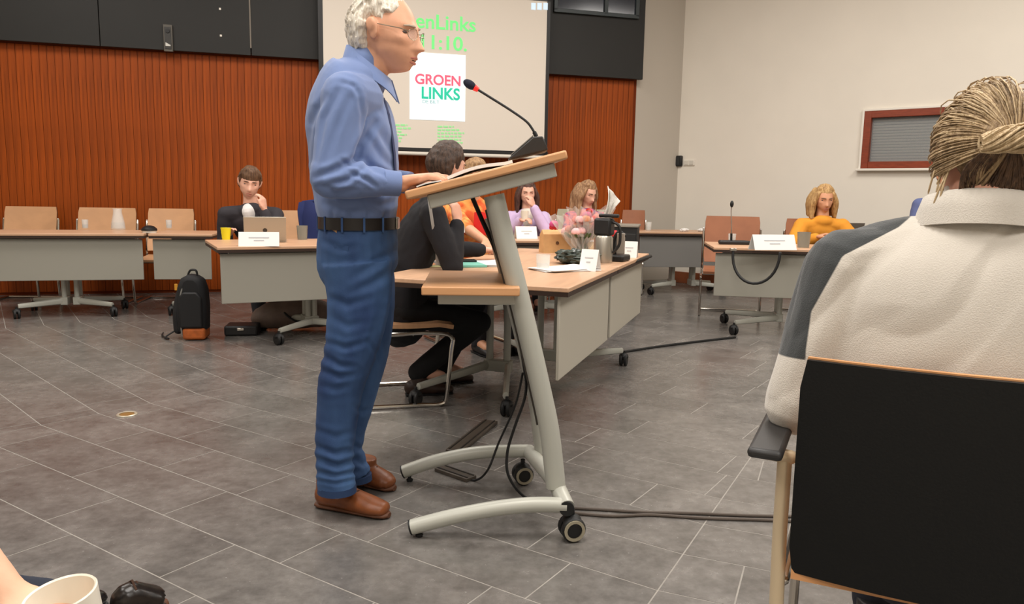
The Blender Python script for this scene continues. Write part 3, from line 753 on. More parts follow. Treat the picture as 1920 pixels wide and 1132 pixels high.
def seated(label, pel, yaw, headc, hyaw, hpitch, hands, skin, top, bottom, shoe, hair=None, feet=None, s=1.0, chest=None, voxel=.009,
           hints=(None, None), hroll=0, short=False, hscale=1.0, name='person', handdirs=(None, None), palms=((0, 0, -1), (0, 0, -1)), curls=(.4, .4), legs=True,
           folds=.004, shw=.175, jacket=None, brow=(110, 90, 70), eyec=(60, 48, 40), topnoise=10, thighs=None, wrap=1.0):
    pel = V(pel); fw_ = V((math.cos(yaw), math.sin(yaw), 0)); lf = V((-fw_.y, fw_.x, 0)); headc = V(headc)
    root = thing(name, label, 'person', (pel.x, pel.y, 0))
    if chest is None: chest = pel.lerp(headc - V((0, 0, .242 * s)), .98)
    chest = V(chest); mid = (pel + chest) / 2 - fw_ * .035 * s
    sh = [chest + lf * (shw * s) + V((0, 0, .0)), chest - lf * (shw * s)]
    spine = chest - pel; sdir = spine.normalized()
    neck = chest + (headc - chest) * .5 - fw_ * .012
    el, wr = [], []
    for i in (0, 1):
        h = hints[i] or (V((0, 0, -1)) + lf * (.35 if i == 0 else -.35) - fw_ * .3)
        e, w_ = ik(sh[i], hands[i], .285 * s, .255 * s, h); el.append(e); wr.append(w_)
    hips = [pel + lf * .09 * s, pel - lf * .09 * s]; kn, an = [], []
    if feet is None: feet = [hips[0] + fw_ * .42 * s - V((0, 0, pel.z - .09)) + lf * .03, hips[1] + fw_ * .36 * s - V((0, 0, pel.z - .09)) - lf * .03]
    for i in (0, 1):
        k, a = ik(hips[i], feet[i], .43 * s, .42 * s, fw_ + V((0, 0, .9))); kn.append(k); an.append(a)
    def tors(g, neckup=True):
        P = [pel - sdir * .10 * s, pel, mid, chest - sdir * .10 * s, chest + sdir * .005, chest + sdir * .05 * s]
        R = [(.10, .155), (.115, .165), (.105, .150), (.115, .165), (.085, .165), (.05, .09)]
        return smoothline(P, 4), [(a * s + g, b * s + g) for a, b in smoothvals(R, 4)]
    body = MB(); P, R = tors(-.012); body.tube(P, R, 18, ref=fw_, round_ends=True)
    body.tube([chest, neck, headc + V((0, 0, -.03)) - (V((math.cos(hyaw), math.sin(hyaw), 0)) * .02)], [.065 * s, .056 * s, .052 * s], 14, round_ends=True)
    HM = hmat(headc, hyaw, hpitch, hroll, s * hscale); add_head(body, HM, 56, 44)
    for i in (0, 1):
        body.tube([sh[i], el[i]], [.050 * s, .042 * s], 12, round_ends=True); body.tube([el[i], wr[i]], [.042 * s, .028 * s], 12, round_ends=True)
        hd = V(handdirs[i]) if handdirs[i] else (wr[i] - el[i]); hand(body, wr[i], hd, palms[i], s, 1 if i == 0 else -1, curls[i])
        if legs:
            body.tube([hips[i], kn[i]], [.075 * s, .055 * s], 12, round_ends=True); body.tube([kn[i], an[i]], [.055 * s, .038 * s], 12, round_ends=True)
            body.tube([an[i], an[i] + fw_ * .12 * s - V((0, 0, .035))], [.04 * s, .03 * s], 10, round_ends=True)
    me = remeshed(body, voxel, 2, 'body'); bo = link('body', me, skin, root, world=True, angle=80)
    face_parts(bo, HM, brow=brow, eye=eyec)
    # upper garment
    g = MB(); P, R = tors(.012); g.tube(P, R, 20, ref=fw_, round_ends=True)
    for i in (0, 1):
        g.tube([chest + (sh[i] - chest) * .4 + sdir * .01, sh[i]], [.07 * s, .066 * s], 12, round_ends=True)
        g.tube([sh[i], (sh[i] + el[i]) / 2, el[i]], [.066 * s * wrap, .061 * s * wrap, .055 * s * wrap], 12, round_ends=True)
        if not short: g.tube([el[i], el[i].lerp(wr[i], .5), el[i].lerp(wr[i], .93)], [.055 * s * wrap, .050 * s * wrap, .042 * s * wrap], 12, round_ends=True)
    me = remeshed(g, voxel * 1.1, 3, 'top'); displace(me, lambda c, n: folds * (nz(c, topnoise, 3) + .5 * nz(c, topnoise * 2.4, 9)))
    to = link('top', me, top, root, world=True, angle=80)
    if legs:
        g = MB()
        g.tube([pel - sdir * .09 * s + fw_ * .02, pel + sdir * .06], [(.115 * s, .17 * s)] * 2, 18, ref=fw_, round_ends=True)
        for i in (0, 1):
            g.tube([hips[i], (hips[i] + kn[i]) / 2, kn[i]], [.092 * s, .085 * s, .068 * s], 14, round_ends=True)
            g.tube([kn[i], kn[i].lerp(an[i], .5), kn[i].lerp(an[i], 1.02)], [.068 * s, .060 * s, .056 * s], 14, round_ends=True)
        me = remeshed(g, voxel * 1.2, 3, 'trousers'); displace(me, lambda c, n: .004 * nz(c, 14, 2)); link('trousers', me, bottom, root, world=True, angle=80)
        for i in (0, 1):
            g = MB(); a = an[i]; f0 = V((a.x, a.y, 0)); fd = fw_
            g.tube([f0 - fd * .05 * s + V((0, 0, .045)), f0 + V((0, 0, .048)), f0 + fd * .10 * s + V((0, 0, .035)), f0 + fd * .17 * s + V((0, 0, .028))],
                   [(.040 * s, .034 * s), (.046 * s, .036 * s), (.033 * s, .043 * s), (.022 * s, .034 * s)], 14, ref=(0, 0, 1), round_ends=True)
            g.tube([f0 + V((0, 0, .05)), f0 + V((0, 0, .11))], [.044 * s, .046 * s], 12)
            sho = link('shoe', remeshed(g, .007, 2, 'shoe'), shoe, root, world=True, angle=80)
            MB().tube([f0 - fd * .075 * s + V((0, 0, .007)), f0 + V((0, 0, .007)), f0 + fd * .10 * s + V((0, 0, .007)), f0 + fd * .185 * s + V((0, 0, .007))],
                      [(.007, .032 * s), (.007, .036 * s), (.007, .044 * s), (.007, .026 * s)], 14, ref=(0, 0, 1)).build('sole', M_RUBBER, sho, world=True)
    info = dict(root=root, body=bo, HM=HM, chest=chest, sh=sh, el=el, wr=wr, fw=fw_, lf=lf, neck=neck, sdir=sdir, kn=kn, an=an, hips=hips)
    return info
def short_mask(front=.045, low=-.015):
    return lambda d, p: min((p.z - (.052 if p.x > front - .012 else (low if p.x > -.012 else -.065))) * 14 + .15, (front + .35 * max(0, p.z - .04) - p.x) * 16 + .3) + nz(p, 40, 2) * .12
def hair_mesh(info, m, mask, thick, parent=None, noi=.005, nf=55, extra=None, voxel=.007, **k):
    mb = hair_shell(info['HM'], mask, thick, noi, nf, **k)
    if extra: extra(mb)
    me = remeshed(mb, voxel, 1, 'hair'); R = info['HM'].to_3x3().inverted()
    displace(me, lambda c, n: .003 * nz(V((c.x * 3, c.y * 3, c.z * .7)), 45, 4))
    return link('hair', me, m, info['root'], world=True, angle=80)
def hairmat(name, a, b, sc=40): return mat(name, a, .5, col2=b, vscale=sc, stretch=(2.2, 2.2, .35), bump=.5, bscale=160, bstretch=(2, 2, .3), detail=5)
# ------------------------------------------------------------------ the standing man
def ridged(c, f, off): return abs(nz(c, f, off))
M_SKIN1 = SKIN('skin_fair_ruddy', (212, 156, 124)); M_SHIRT = mat('blue_shirt', (102, 122, 166), .75, var=.06, vscale=6, bump=.08, bscale=500, sheen=.2)
M_JEAN = mat('blue_denim', (32, 56, 98), .8, col2=(70, 104, 150), vscale=4, stretch=(1, 1, .6), bump=.12, bscale=400)
M_SHOE1 = mat('brown_leather', (122, 68, 34), .42, var=.22, vscale=16, bump=.05, bscale=90)
hero = thing('person', 'standing man with white hair, blue shirt and jeans at lectern', 'person', G(660, 945))
YC = 2.70
HM1 = hmat(at(727, 64, 2.70), rad(-17), rad(9), 0, 1.07)
body = MB(); add_head(body, HM1, 110, 84)
body.tube([at(684, 160, 2.70), at(697, 128, 2.70), at(713, 92, 2.70)], [(.062, .064), (.058, .056), (.056, .052)], 18, ref=(1, 0, 0), round_ends=True)
body.tube([at(672, 470, 2.7), at(672, 300, 2.7), at(665, 190, 2.7)], [(.10, .13), (.10, .14), (.08, .14)], 18, ref=(1, 0, 0), round_ends=True)
nS, nE, nW = at(648, 180, 2.52), at(619, 333, 2.47), at(752, 345, 2.545)
fS, fE, fW = at(665, 182, 2.89), at(645, 330, 2.96), at(772, 343, 2.86)
for a, b, c in ((nS, nE, nW), (fS, fE, fW)):
    body.tube([a, b], [.034, .026], 12, round_ends=True); body.tube([b, b.lerp(c, .7), c], [.024, .026, .028], 12, round_ends=True)
dpal = V((math.sin(ang), 0, -math.cos(ang)))
hand(body, nW + V((0, 0, .006)), V((.92, .18, .20)), dpal, 1.06, 1, curl=.42, spread=.12, fcurl=(.46, .42, .42, .46))
hand(body, fW + V((0, 0, .006)), V((.95, -.15, .22)), dpal, 1.06, -1, curl=.42, spread=.12)
nleg = [(668, 490, 2.61), (674, 560, 2.61), (660, 650, 2.60), (640, 720, 2.60), (630, 800, 2.61), (627, 860, 2.61), (632, 915, 2.61)]
fleg = [(678, 490, 2.80), (685, 580, 2.81), (683, 660, 2.82), (668, 730, 2.83), (652, 800, 2.84), (650, 850, 2.84), (664, 893, 2.84)]
for lg in (nleg, fleg): body.tube([at(*p) for p in lg], [.075, .07, .055, .05, .045, .04, .038], 12, round_ends=True)
bo = link('body', remeshed(body, .0042, 1, 'body'), M_SKIN1, hero, world=True, angle=80)
face_parts(bo, HM1, eye=(70, 62, 56), brow=(176, 160, 142), lip=(178, 108, 92))
MB().ell(HM1 @ V((surf(0, -.069) - .002, 0, -.069)), (.006, .015, .0035), HM1.to_3x3(), 10, 6).build('mouth', mat('mouth_dark', (74, 36, 32), .6), bo, world=True)
# hair
M_WHAIR = hairmat('white_hair', (196, 184, 164), (240, 233, 220), 60)
def mask1(d, p):
    top = (.040 + .25 * max(0, .09 - p.z) * (1 if p.z > .055 else 0) - p.x) * 18
    side = (p.z + (-.036 if -.034 < p.x < .008 else .012 if p.x >= .008 else .088)) * 22
    temple = (.012 - p.x) * 22 if p.z < .055 else 9
    return min(top, side, temple, 1.2) + nz(p, 45, 3) * .25
def thick1(d, p): return .020 + .014 * max(0, -d.x) + .006 * gs(p.z, .02, .06) - .008 * max(0, d.z - .75) * 4
hm = hair_shell(HM1, mask1, thick1, .005, 40, 130, 90, 1, (1, 1, .6))
rr = random.Random(11)
for k in range(110):
    th = rr.uniform(.45, 1) * math.pi * rr.choice((-1, 1)); ph = rr.uniform(-.35, 1.2); d = V((math.cos(ph) * math.cos(th), math.cos(ph) * math.sin(th), math.sin(ph)))
    if mask1(d, head_point(d)) < .9: continue
    pts = []
    for j in range(5):
        dd = (d + V((-.10 * j, 0, -.13 * j))).normalized(); pts.append(HM1 @ (head_point(dd) + dd * (thick1(dd, head_point(dd)) + .002 + .004 * math.sin(j * .8 + k) + (.004 if j == 4 else 0))))
    hm.tube(pts, [.002, .003, .003, .0025, .001], 5)
me = remeshed(hm, .0038, 0, 'hair'); displace(me, lambda c, n: .002 * nz(V((c.x * 2, c.y * 2, c.z)), 70, 4))
link('hair', me, M_WHAIR, hero, world=True, angle=80)
# glasses
gl = MB(); ln = MB()
for s in (-1, 1):
    ring = [HM1 @ V((.109 - .012 * abs(math.cos(t)) * (1 if math.cos(t) * s > 0 else 0) - .002, s * .034 + .0215 * math.cos(t), .004 + .0165 * math.sin(t))) for t in [2 * math.pi * k / 20 for k in range(20)]]
    gl.tube(ring, .0011, 6, closed=True)
    gl.tube([HM1 @ V((.098, s * .056, .010)), HM1 @ V((.075, s * .073, .013)), HM1 @ V((.0, s * .084, .016)), HM1 @ V((-.022, s * .083, .0))], .0016, 6)
    ln.add([r for r in ring] + [r - HM1.to_3x3() @ V((.0012, 0, 0)) for r in ring], [tuple(range(20)), tuple(range(20, 40))[::-1]] + [(i, (i + 1) % 20, 20 + (i + 1) % 20, 20 + i) for i in range(20)])
gl.tube([HM1 @ V((.109, -.012, .008)), HM1 @ V((.114, 0, .011)), HM1 @ V((.109, .012, .008))], .0013, 6)
go = gl.build('glasses', mat('glasses_metal', (150, 138, 116), .3, .9), hero, world=True)
ln.build('lenses', mat('lens_glass', (235, 240, 240), .02, alpha=.10, spec=.6), go, world=True)
# shirt
st = MB()
secs = [(673, 428, .122, .160), (673, 410, .130, .167), (670, 385, .141, .172), (668, 350, .146, .175), (664, 300, .150, .182), (659, 240, .149, .190), (656, 195, .134, .192), (660, 162, .108, .175), (675, 140, .094, .132), (682, 122, .068, .080)]
st.tube(smoothline([at(x, y, 2.705) for x, y, a, b in secs], 4), smoothvals([(a, b) for x, y, a, b in secs], 4), 28, ref=(1, 0, 0), round_ends=True)
for S, E_, W, k in ((nS, nE, nW, -1), (fS, fE, fW, 1)):
    st.tube([S + V((.02, -.10 * k, .0)), S], [.085, .077], 14, round_ends=True)
    st.tube([S, S.lerp(E_, .5), E_], [.077, .070, .063], 16, round_ends=True)
    st.tube([E_, E_.lerp(W, .35), E_.lerp(W, .62), E_.lerp(W, .80)], [.063, .060, .050, .040], 16, round_ends=True)
me = remeshed(st, .0055, 3, 'shirt')
def px_of(p):
    v = p - CAM; d = v.dot(FW); return (960 + FPX * v.dot(RT) / d, 566 - FPX * v.dot(UP) / d)
CREASES = [([(640, 160), (606, 225), (592, 300)], 7, .007), ([(655, 185), (628, 250), (612, 305)], 6, .004), ([(703, 230), (678, 272), (666, 300)], 7, .011), ([(706, 236), (728, 270), (740, 300)], 8, .007),
    ([(668, 298), (628, 318), (592, 332)], 6, .009), ([(690, 312), (650, 338), (618, 346)], 5, .008), ([(655, 322), (690, 338), (706, 350)], 4, .007), ([(602, 348), (632, 362), (664, 358)], 6, .007),
    ([(672, 170), (680, 215), (676, 262)], 4, .004), ([(690, 255), (716, 292), (742, 318)], 7, .006), ([(676, 292), (702, 318), (738, 332)], 6, .006), ([(640, 152), (664, 162), (672, 176)], 4, .004),
    ([(588, 205), (580, 262), (580, 300)], 7, .005), ([(612, 180), (596, 205), (586, 230)], 6, .006), ([(640, 300), (660, 312), (684, 314)], 4, .005),
    ([(610, 382), (640, 392), (672, 386)], 6, .005), ([(690, 378), (716, 386), (744, 376)], 6, .006), ([(622, 396), (624, 410)], 4, .004), ([(654, 398), (655, 412)], 4, .004), ([(690, 398), (690, 412)], 4, .004), ([(722, 396), (721, 410)], 4, .004)]
def seg_d(x, y, a, b):
    dx, dy = b[0] - a[0], b[1] - a[1]; t = max(0, min(1, ((x - a[0]) * dx + (y - a[1]) * dy) / (dx * dx + dy * dy))); return math.hypot(x - a[0] - t * dx, y - a[1] - t * dy), t
def shirt_folds(c, n):
    v = .0025 * nz(c, 5, 5) + .0012 * nz(c, 16, 3)
    x, y = px_of(c)
    for pl_, w_, dp in CREASES:
        best = 1e9; tt = 0; m_ = len(pl_) - 1
        for i in range(m_):
            d_, t_ = seg_d(x, y, pl_[i], pl_[i + 1])
            if d_ < best: best = d_; tt = (i + t_) / m_
        if best < 4 * w_:
            k = math.sin(math.pi * (.12 + .76 * tt)); r_ = best / w_
            v += k * dp * (-math.exp(-r_ * r_) + .45 * math.exp(-(r_ - 1.9) ** 2))
    return v
displace(me, shirt_folds)
so = link('shirt', me, M_SHIRT, hero, world=True, angle=80)
# collar
cc = at(692, 134, 2.70); R = [[], [], [], []]
for k in range(33):
    a = rad(14 + 332 * k / 32); c_, s_ = math.cos(a), math.sin(a); fr_ = max(0, c_)
    b = cc + V((.070 * c_ + .002, .066 * s_, -.052 * c_ - .004 * c_))
    o_ = V((c_, s_, 0))
    R[0].append(b + V((0, 0, -.012))); R[1].append(b + V((0, 0, .030)) - o_ * .004)
    R[2].append(b + V((0, 0, .028)) + o_ * .005); R[3].append(b + o_ * (.020 + .006 * fr_) + V((.004 * fr_ ** 3, 0, -.022 - .030 * fr_ ** 5)))
MB().sheet(R, .0035).build('collar', M_SHIRT, so, world=True, angle=70)
wd = (nW - nE).normalized()
MB().tube([nE.lerp(nW, .74), nE.lerp(nW, .86), nW - wd * .004], [.0435, .0415, .040], 22).build('cuff', M_SHIRT, so, world=True)
wd = (fW - fE).normalized(); MB().tube([fE.lerp(fW, .74), fE.lerp(fW, .86), fW - wd * .004], [.0435, .0415, .040], 22).build('cuff', M_SHIRT, so, world=True)
pk = [at(x, y, 2.66) for x, y in ((719, 184), (729, 215), (735, 250), (740, 290), (742, 330))]
MB().tube(pk, [(.004, .016)] * 5, 8, ref=(1, 0, 0)).build('placket', mat('navy_trim', (48, 56, 88), .8), so, world=True)
# jeans
jn = MB()
jn.tube(smoothline([at(673, 420, 2.705), at(672, 450, 2.705), at(671, 500, 2.705), at(674, 530, 2.705)], 3), smoothvals([(.128, .165), (.136, .174), (.136, .176), (.11, .165)], 3), 24, ref=(1, 0, 0), round_ends=True)
NR = [(.118, .098), (.108, .10), (.090, .090), (.079, .078), (.070, .070), (.064, .066), (.066, .066)]
for lg in (nleg, fleg):
    jn.tube(smoothline([at(*p) for p in lg], 4), smoothvals(NR, 4), 20, ref=(1, 0, 0))
me = remeshed(jn, .006, 2, 'jeans')
JCREASES = [([(606, 452), (640, 468), (668, 462)], 6, .005), ([(742, 468), (706, 492), (664, 520)], 8, .007), ([(738, 505), (700, 530), (660, 548)], 8, .006), ([(614, 556), (650, 572), (690, 560)], 7, .006), ([(620, 592), (652, 612), (676, 606)], 7, .005),
    ([(606, 640), (648, 652), (690, 640)], 6, .007), ([(600, 664), (634, 684), (672, 690)], 6, .008), ([(598, 694), (636, 706), (676, 700)], 6, .007), ([(604, 724), (628, 730), (650, 724)], 6, .004), ([(690, 640), (706, 660), (716, 690)], 5, .005),
    ([(594, 806), (630, 818), (662, 808)], 6, .005), ([(592, 836), (628, 850), (664, 842)], 6, .009), ([(594, 860), (634, 874), (668, 862)], 6, .010), ([(592, 884), (626, 892), (670, 884)], 5, .009), ([(596, 900), (632, 906), (664, 898)], 4, .006),
    ([(664, 760), (680, 772), (692, 766)], 5, .005), ([(660, 830), (676, 842), (686, 836)], 5, .007), ([(664, 860), (680, 870), (688, 864)], 5, .007), ([(640, 560), (630, 640), (618, 720)], 10, .004), ([(722, 560), (704, 620), (690, 660)], 8, .004)]
def jean_folds(c, n):
    v = .003 * nz(c, 7, 2) + .0015 * nz(V((c.x, c.y, c.z * 2)), 16, 7); x, y = px_of(c)
    for pl_, w_, dp in JCREASES:
        best = 1e9; tt = 0; m_ = len(pl_) - 1
        for i in range(m_):
            d_, t_ = seg_d(x, y, pl_[i], pl_[i + 1])
            if d_ < best: best = d_; tt = (i + t_) / m_
        if best < 4 * w_:
            k = math.sin(math.pi * (.12 + .76 * tt)); r_ = best / w_; v += .72 * k * dp * (-math.exp(-r_ * r_) + .5 * math.exp(-(r_ - 1.8) ** 2))
    return v
displace(me, jean_folds)
jo = link('jeans', me, M_JEAN, hero, world=True, angle=80)
for lg in (nleg, fleg):
    p = at(*lg[-1]); MB().tube([p + V((0, 0, .012)), p + V((0, 0, -.012))], [(.066, .066), (.069, .067)], 20, ref=(1, 0, 0)).build('hem', mat('dark_denim', (34, 56, 92), .8), jo, world=True)
# back pocket and leather label
def on_hip(px, py, off=.004):
    return at(px, py, 2.705 - .168)
MB().sheet([[at(x, y, Y) for x, y, Y in row] for row in ([(604, 458, 2.60), (628, 456, 2.545), (654, 462, 2.53)], [(606, 490, 2.60), (630, 492, 2.54), (652, 496, 2.53)], [(612, 520, 2.60), (632, 530, 2.545), (648, 520, 2.535)])], .004).build('pocket', M_JEAN, jo, world=True)
MB().sheet([[at(x, y, Y) for x, y, Y in row] for row in ([(606, 427, 2.60), (618, 427, 2.565), (632, 428, 2.545)], [(606, 438, 2.60), (618, 438, 2.565), (632, 439, 2.545)])], .004).build('leather_label', mat('tan_label', (190, 148, 104), .6), jo, world=True)
# belt
R = [[], []]
bc = at(672, 417, 2.705)
for k in range(41):
    a = 2 * math.pi * k / 40
    for r_, dz in ((0, .020), (1, -.020)): R[r_].append(bc + V(((.133) * math.cos(a), .172 * math.sin(a), dz)))
be = MB().sheet(R, .005).build('belt', mat('black_leather', (30, 26, 25), .4), hero, world=True, angle=60)
MB().box(bc + V((.137, -.0, 0)), (.008, .05, .04)).build('buckle', mat('buckle_metal', (170, 165, 155), .3, 1), be, world=True, bevel=.003)
lp = MB()
for a in (200, 232, 262, 292, 320): t_ = rad(a); lp.box(bc + V((.136 * math.cos(t_), .174 * math.sin(t_), -.002)), (.004, .007, .05), t_)
lp.build('belt_loops', M_JEAN, jo, world=True)
# shoes
def shoe(heel, toe, par, m, shaft=True):
    d = toe - heel; L = d.length; d.normalize(); z = lambda k: V((0, 0, k)); g = MB()
    g.tube(smoothline([heel + d * .036 + z(.050), heel + d * L * .3 + z(.056), heel + d * L * .52 + z(.046), heel + d * L * .75 + z(.036), heel + d * (L - .036) + z(.032)], 4),
           smoothvals([(.043, .038), (.048, .041), (.041, .045), (.031, .049), (.025, .041)], 4), 18, ref=(0, 0, 1), round_ends=True)
    if shaft: g.tube([heel + d * .055 + z(.05), heel + d * .058 + z(.115)], [(.052, .040), (.052, .042)], 16, ref=d, round_ends=False)
    s_ = link('shoe', remeshed(g, .0045, 2, 'shoe'), m, par, world=True, angle=80)
    MB().tube([heel + d * .002 + z(.0115), heel + d * .02 + z(.0115), heel + d * L * .35 + z(.0115), heel + d * L * .6 + z(.0115), heel + d * L * .84 + z(.0115), heel + d * (L - .018) + z(.0115), heel + d * (L - .006) + z(.0115)],
              [(.011, .020), (.0115, .030), (.0115, .031), (.0115, .035), (.0115, .037), (.011, .028), (.009, .014)], 20, ref=(0, 0, 1)).build('sole', mat('brown_sole', (92, 54, 32), .6), s_, world=True)
    lat = V((-d.y, d.x, 0)); lc = MB()
    for k in range(4):
        c = heel + d * (L * (.36 + .07 * k)) + z(.104 - .0075 * k); lc.tube([c - lat * .028 - z(.014), c + z(.003), c + lat * .028 - z(.014)], .0032, 6)
    lc.build('laces', mat('dark_lace', (62, 38, 22), .8), s_, world=True)
shoe(G(594, 948), G(733, 972), hero, M_SHOE1)
shoe(G(660, 905), G(743, 921), hero, M_SHOE1)
# ------------------------------------------------------------------ woman with the knot of hair, in the foreground chair
FYAW = math.atan2(.907, .42); FF = V((math.cos(FYAW), math.sin(FYAW), 0)); FL = V((-FF.y, FF.x, 0))
chair('black backed armchair in the right foreground under seated woman', (.85, 1.472, 0), FYAW - math.pi / 2, .863, w=.50, tilt=.012, back0=.452, rear_arms=True, pad=mat('honey_veneer', (206, 150, 100), .4, var=.08, vscale=6))
wm_ = thing('person', 'seated woman from behind, knotted blond hair, cream and grey sweater', 'person', (.87, 1.46, 0))
C0 = V((.852, 1.425, 0))
M_SKIN2 = SKIN('skin_fair_pink', (216, 160, 136))
M_KNIT = mat('cream_knit', (208, 201, 190), .9, var=.035, vscale=5, bump=.25, bscale=420, sheen=.3)
M_GREYK = mat('grey_knit', (82, 86, 88), .95, var=.06, vscale=30, bump=.25, bscale=420, sheen=.3)
def cz(z, f=0, l=0): return C0 + FF * f + FL * l + V((0, 0, z))
HM2 = hmat(at(1850, 298, 1.43), FYAW + rad(14), rad(8), rad(-3), .94)
hc = HM2.translation
body = MB(); add_head(body, HM2, 80, 60)
body.tube([cz(1.06), cz(1.13, .01), hc + V((0, 0, -.06)) - FF * .035], [(.075, .085), (.058, .062), (.055, .058)], 18, ref=FF, round_ends=True)
body.tube([cz(.5), cz(.8), cz(1.02)], [(.10, .15), (.10, .16), (.08, .14)], 18, ref=FF, round_ends=True)
WE = [at(1500, 755, 1.52), None]; WE[1] = C0 + FL * -.33 + FF * .02 + V((0, 0, .77))
WS = [cz(1.015, .0, .215), cz(1.015, .0, -.215)]; WW = [WE[0] + FF * .24 + V((.03, 0, -.03)), WE[1] + FF * .24 + V((0, 0, -.03))]
for i in (0, 1):
    body.tube([WS[i], WE[i], WW[i]], [.05, .042, .03], 12, round_ends=True); hand(body, WW[i], FF, (0, 0, -1), .95, 1 if i == 0 else -1, .4)
    hp = cz(.52, .03, .1 * (1 - 2 * i)); kn_ = hp + FF * .44 + V((0, 0, .02)); an_ = V((kn_.x, kn_.y, .09)) + FF * .04
    body.tube([hp, kn_], [.075, .055], 12, round_ends=True); body.tube([kn_, an_, an_ + FF * .12 - V((0, 0, .05))], [.052, .04, .03], 12, round_ends=True)
bo2 = link('body', remeshed(body, .006, 2, 'body'), M_SKIN2, wm_, world=True, angle=80)
sw = MB()
secs = [(.50, .13, .22), (.62, .145, .25), (.76, .15, .262), (.88, .148, .262), (.97, .138, .245), (1.03, .122, .215), (1.075, .10, .165), (1.11, .082, .115), (1.135, .072, .085)]
sw.tube(smoothline([cz(z, .0) for z, a, b in secs], 4), smoothvals([(a, b) for z, a, b in secs], 4), 30, ref=FF, round_ends=True)
for i in (0, 1):
    S, E_, W = WS[i], WE[i], WW[i]
    sw.tube([cz(1.05, 0, .1 * (1 - 2 * i)), S], [.075, .082], 16, round_ends=True)
    sw.tube([S, S.lerp(E_, .5), E_], [.084, .080, .072], 18, round_ends=True)
    sw.tube([E_, E_.lerp(W, .5), E_.lerp(W, .95)], [.070, .060, .048], 16, round_ends=True)
me = remeshed(sw, .0055, 4, 'sweater')
def knit(c, n):
    q = V((c.x * .9 + c.z * .5, c.y, c.z * .9 - c.x * .9))
    return .007 * nz(c, 5, 3) - .006 * max(0, 1 - abs(nz(V((q.x * .5, q.y, q.z * 1.4)), 6, 7)) * 4)
displace(me, knit)
def two_tone(name):
    m = mat(name, (208, 201, 190), .92, bump=.25, bscale=420, sheen=.3); nt = m.node_tree; b = nt.nodes['Principled BSDF']
    at_ = nt.nodes.new('ShaderNodeAttribute'); at_.attribute_name = 'seam'
    mr = nt.nodes.new('ShaderNodeMapRange'); mr.inputs[1].default_value = -.0015; mr.inputs[2].default_value = .0015
    mx = nt.nodes.new('ShaderNodeMix'); mx.data_type = 'RGBA'; mx.inputs['A'].default_value = srgb((208, 201, 190)); mx.inputs['B'].default_value = srgb((58, 61, 62))
    nt.links.new(at_.outputs['Fac'], mr.inputs[0]); nt.links.new(mr.outputs[0], mx.inputs[0]); nt.links.new(mx.outputs['Result'], b.inputs['Base Color']); return m
sx_, sy_ = [.60, .86, .935, 1.045, 1.10, 1.14], [.262, .274, .270, .222, .132, .092]
at_ = me.attributes.new('seam', 'FLOAT', 'POINT')
for i, v in enumerate(me.vertices):
    c = v.co; q = abs((c - C0).dot(FL)); f = (c - C0).dot(FF); at_.data[i].value = min(q - float(np.interp(c.z, sx_, sy_)), c.z - (.838 - .05 * f))
so2 = link('sweater', me, two_tone('cream_and_grey_knit'), wm_, world=True, angle=80)
# ribbed roll collar
R = [[], [], [], []]; nb = cz(1.121, -.008)
for k in range(97):
    a = 2 * math.pi * k / 96; rb = .0012 * (1 if k % 2 else -1); o_ = FF * math.cos(a) + FL * math.sin(a); f = math.cos(a)
    for r_, (rr_, dz) in enumerate(((.092, -.024), (.087, .006), (.079, .032), (.072, .034))): R[r_].append(nb + o_ * (rr_ + rb) + FL * (.012 * math.sin(a)) + V((0, 0, dz - .016 * f)))
MB().sheet(R, .006).build('roll_collar', M_KNIT, so2, world=True, angle=80)
# trousers and shoes out of view
g = MB(); g.tube([cz(.47), cz(.62)], [(.13, .19)] * 2, 18, ref=FF, round_ends=True)
for i in (0, 1):
    hp = cz(.535, .03, .1 * (1 - 2 * i)); kn_ = hp + FF * .44 + V((0, 0, .0)); an_ = V((kn_.x, kn_.y, .1)) + FF * .04
    g.tube([hp, kn_], [.082, .072], 14, round_ends=True); g.tube([kn_, an_], [.07, .055], 14, round_ends=True)
link('trousers', remeshed(g, .01, 2, 'trousers'), mat('dark_trousers', (40, 42, 52), .85), wm_, world=True, angle=80)
for i in (0, 1):
    k = cz(0, .47, .1 * (1 - 2 * i)); k.z = 0
    shoe(k - FF * .05, k + FF * .20, wm_, mat('black_shoe', (34, 32, 32), .5))
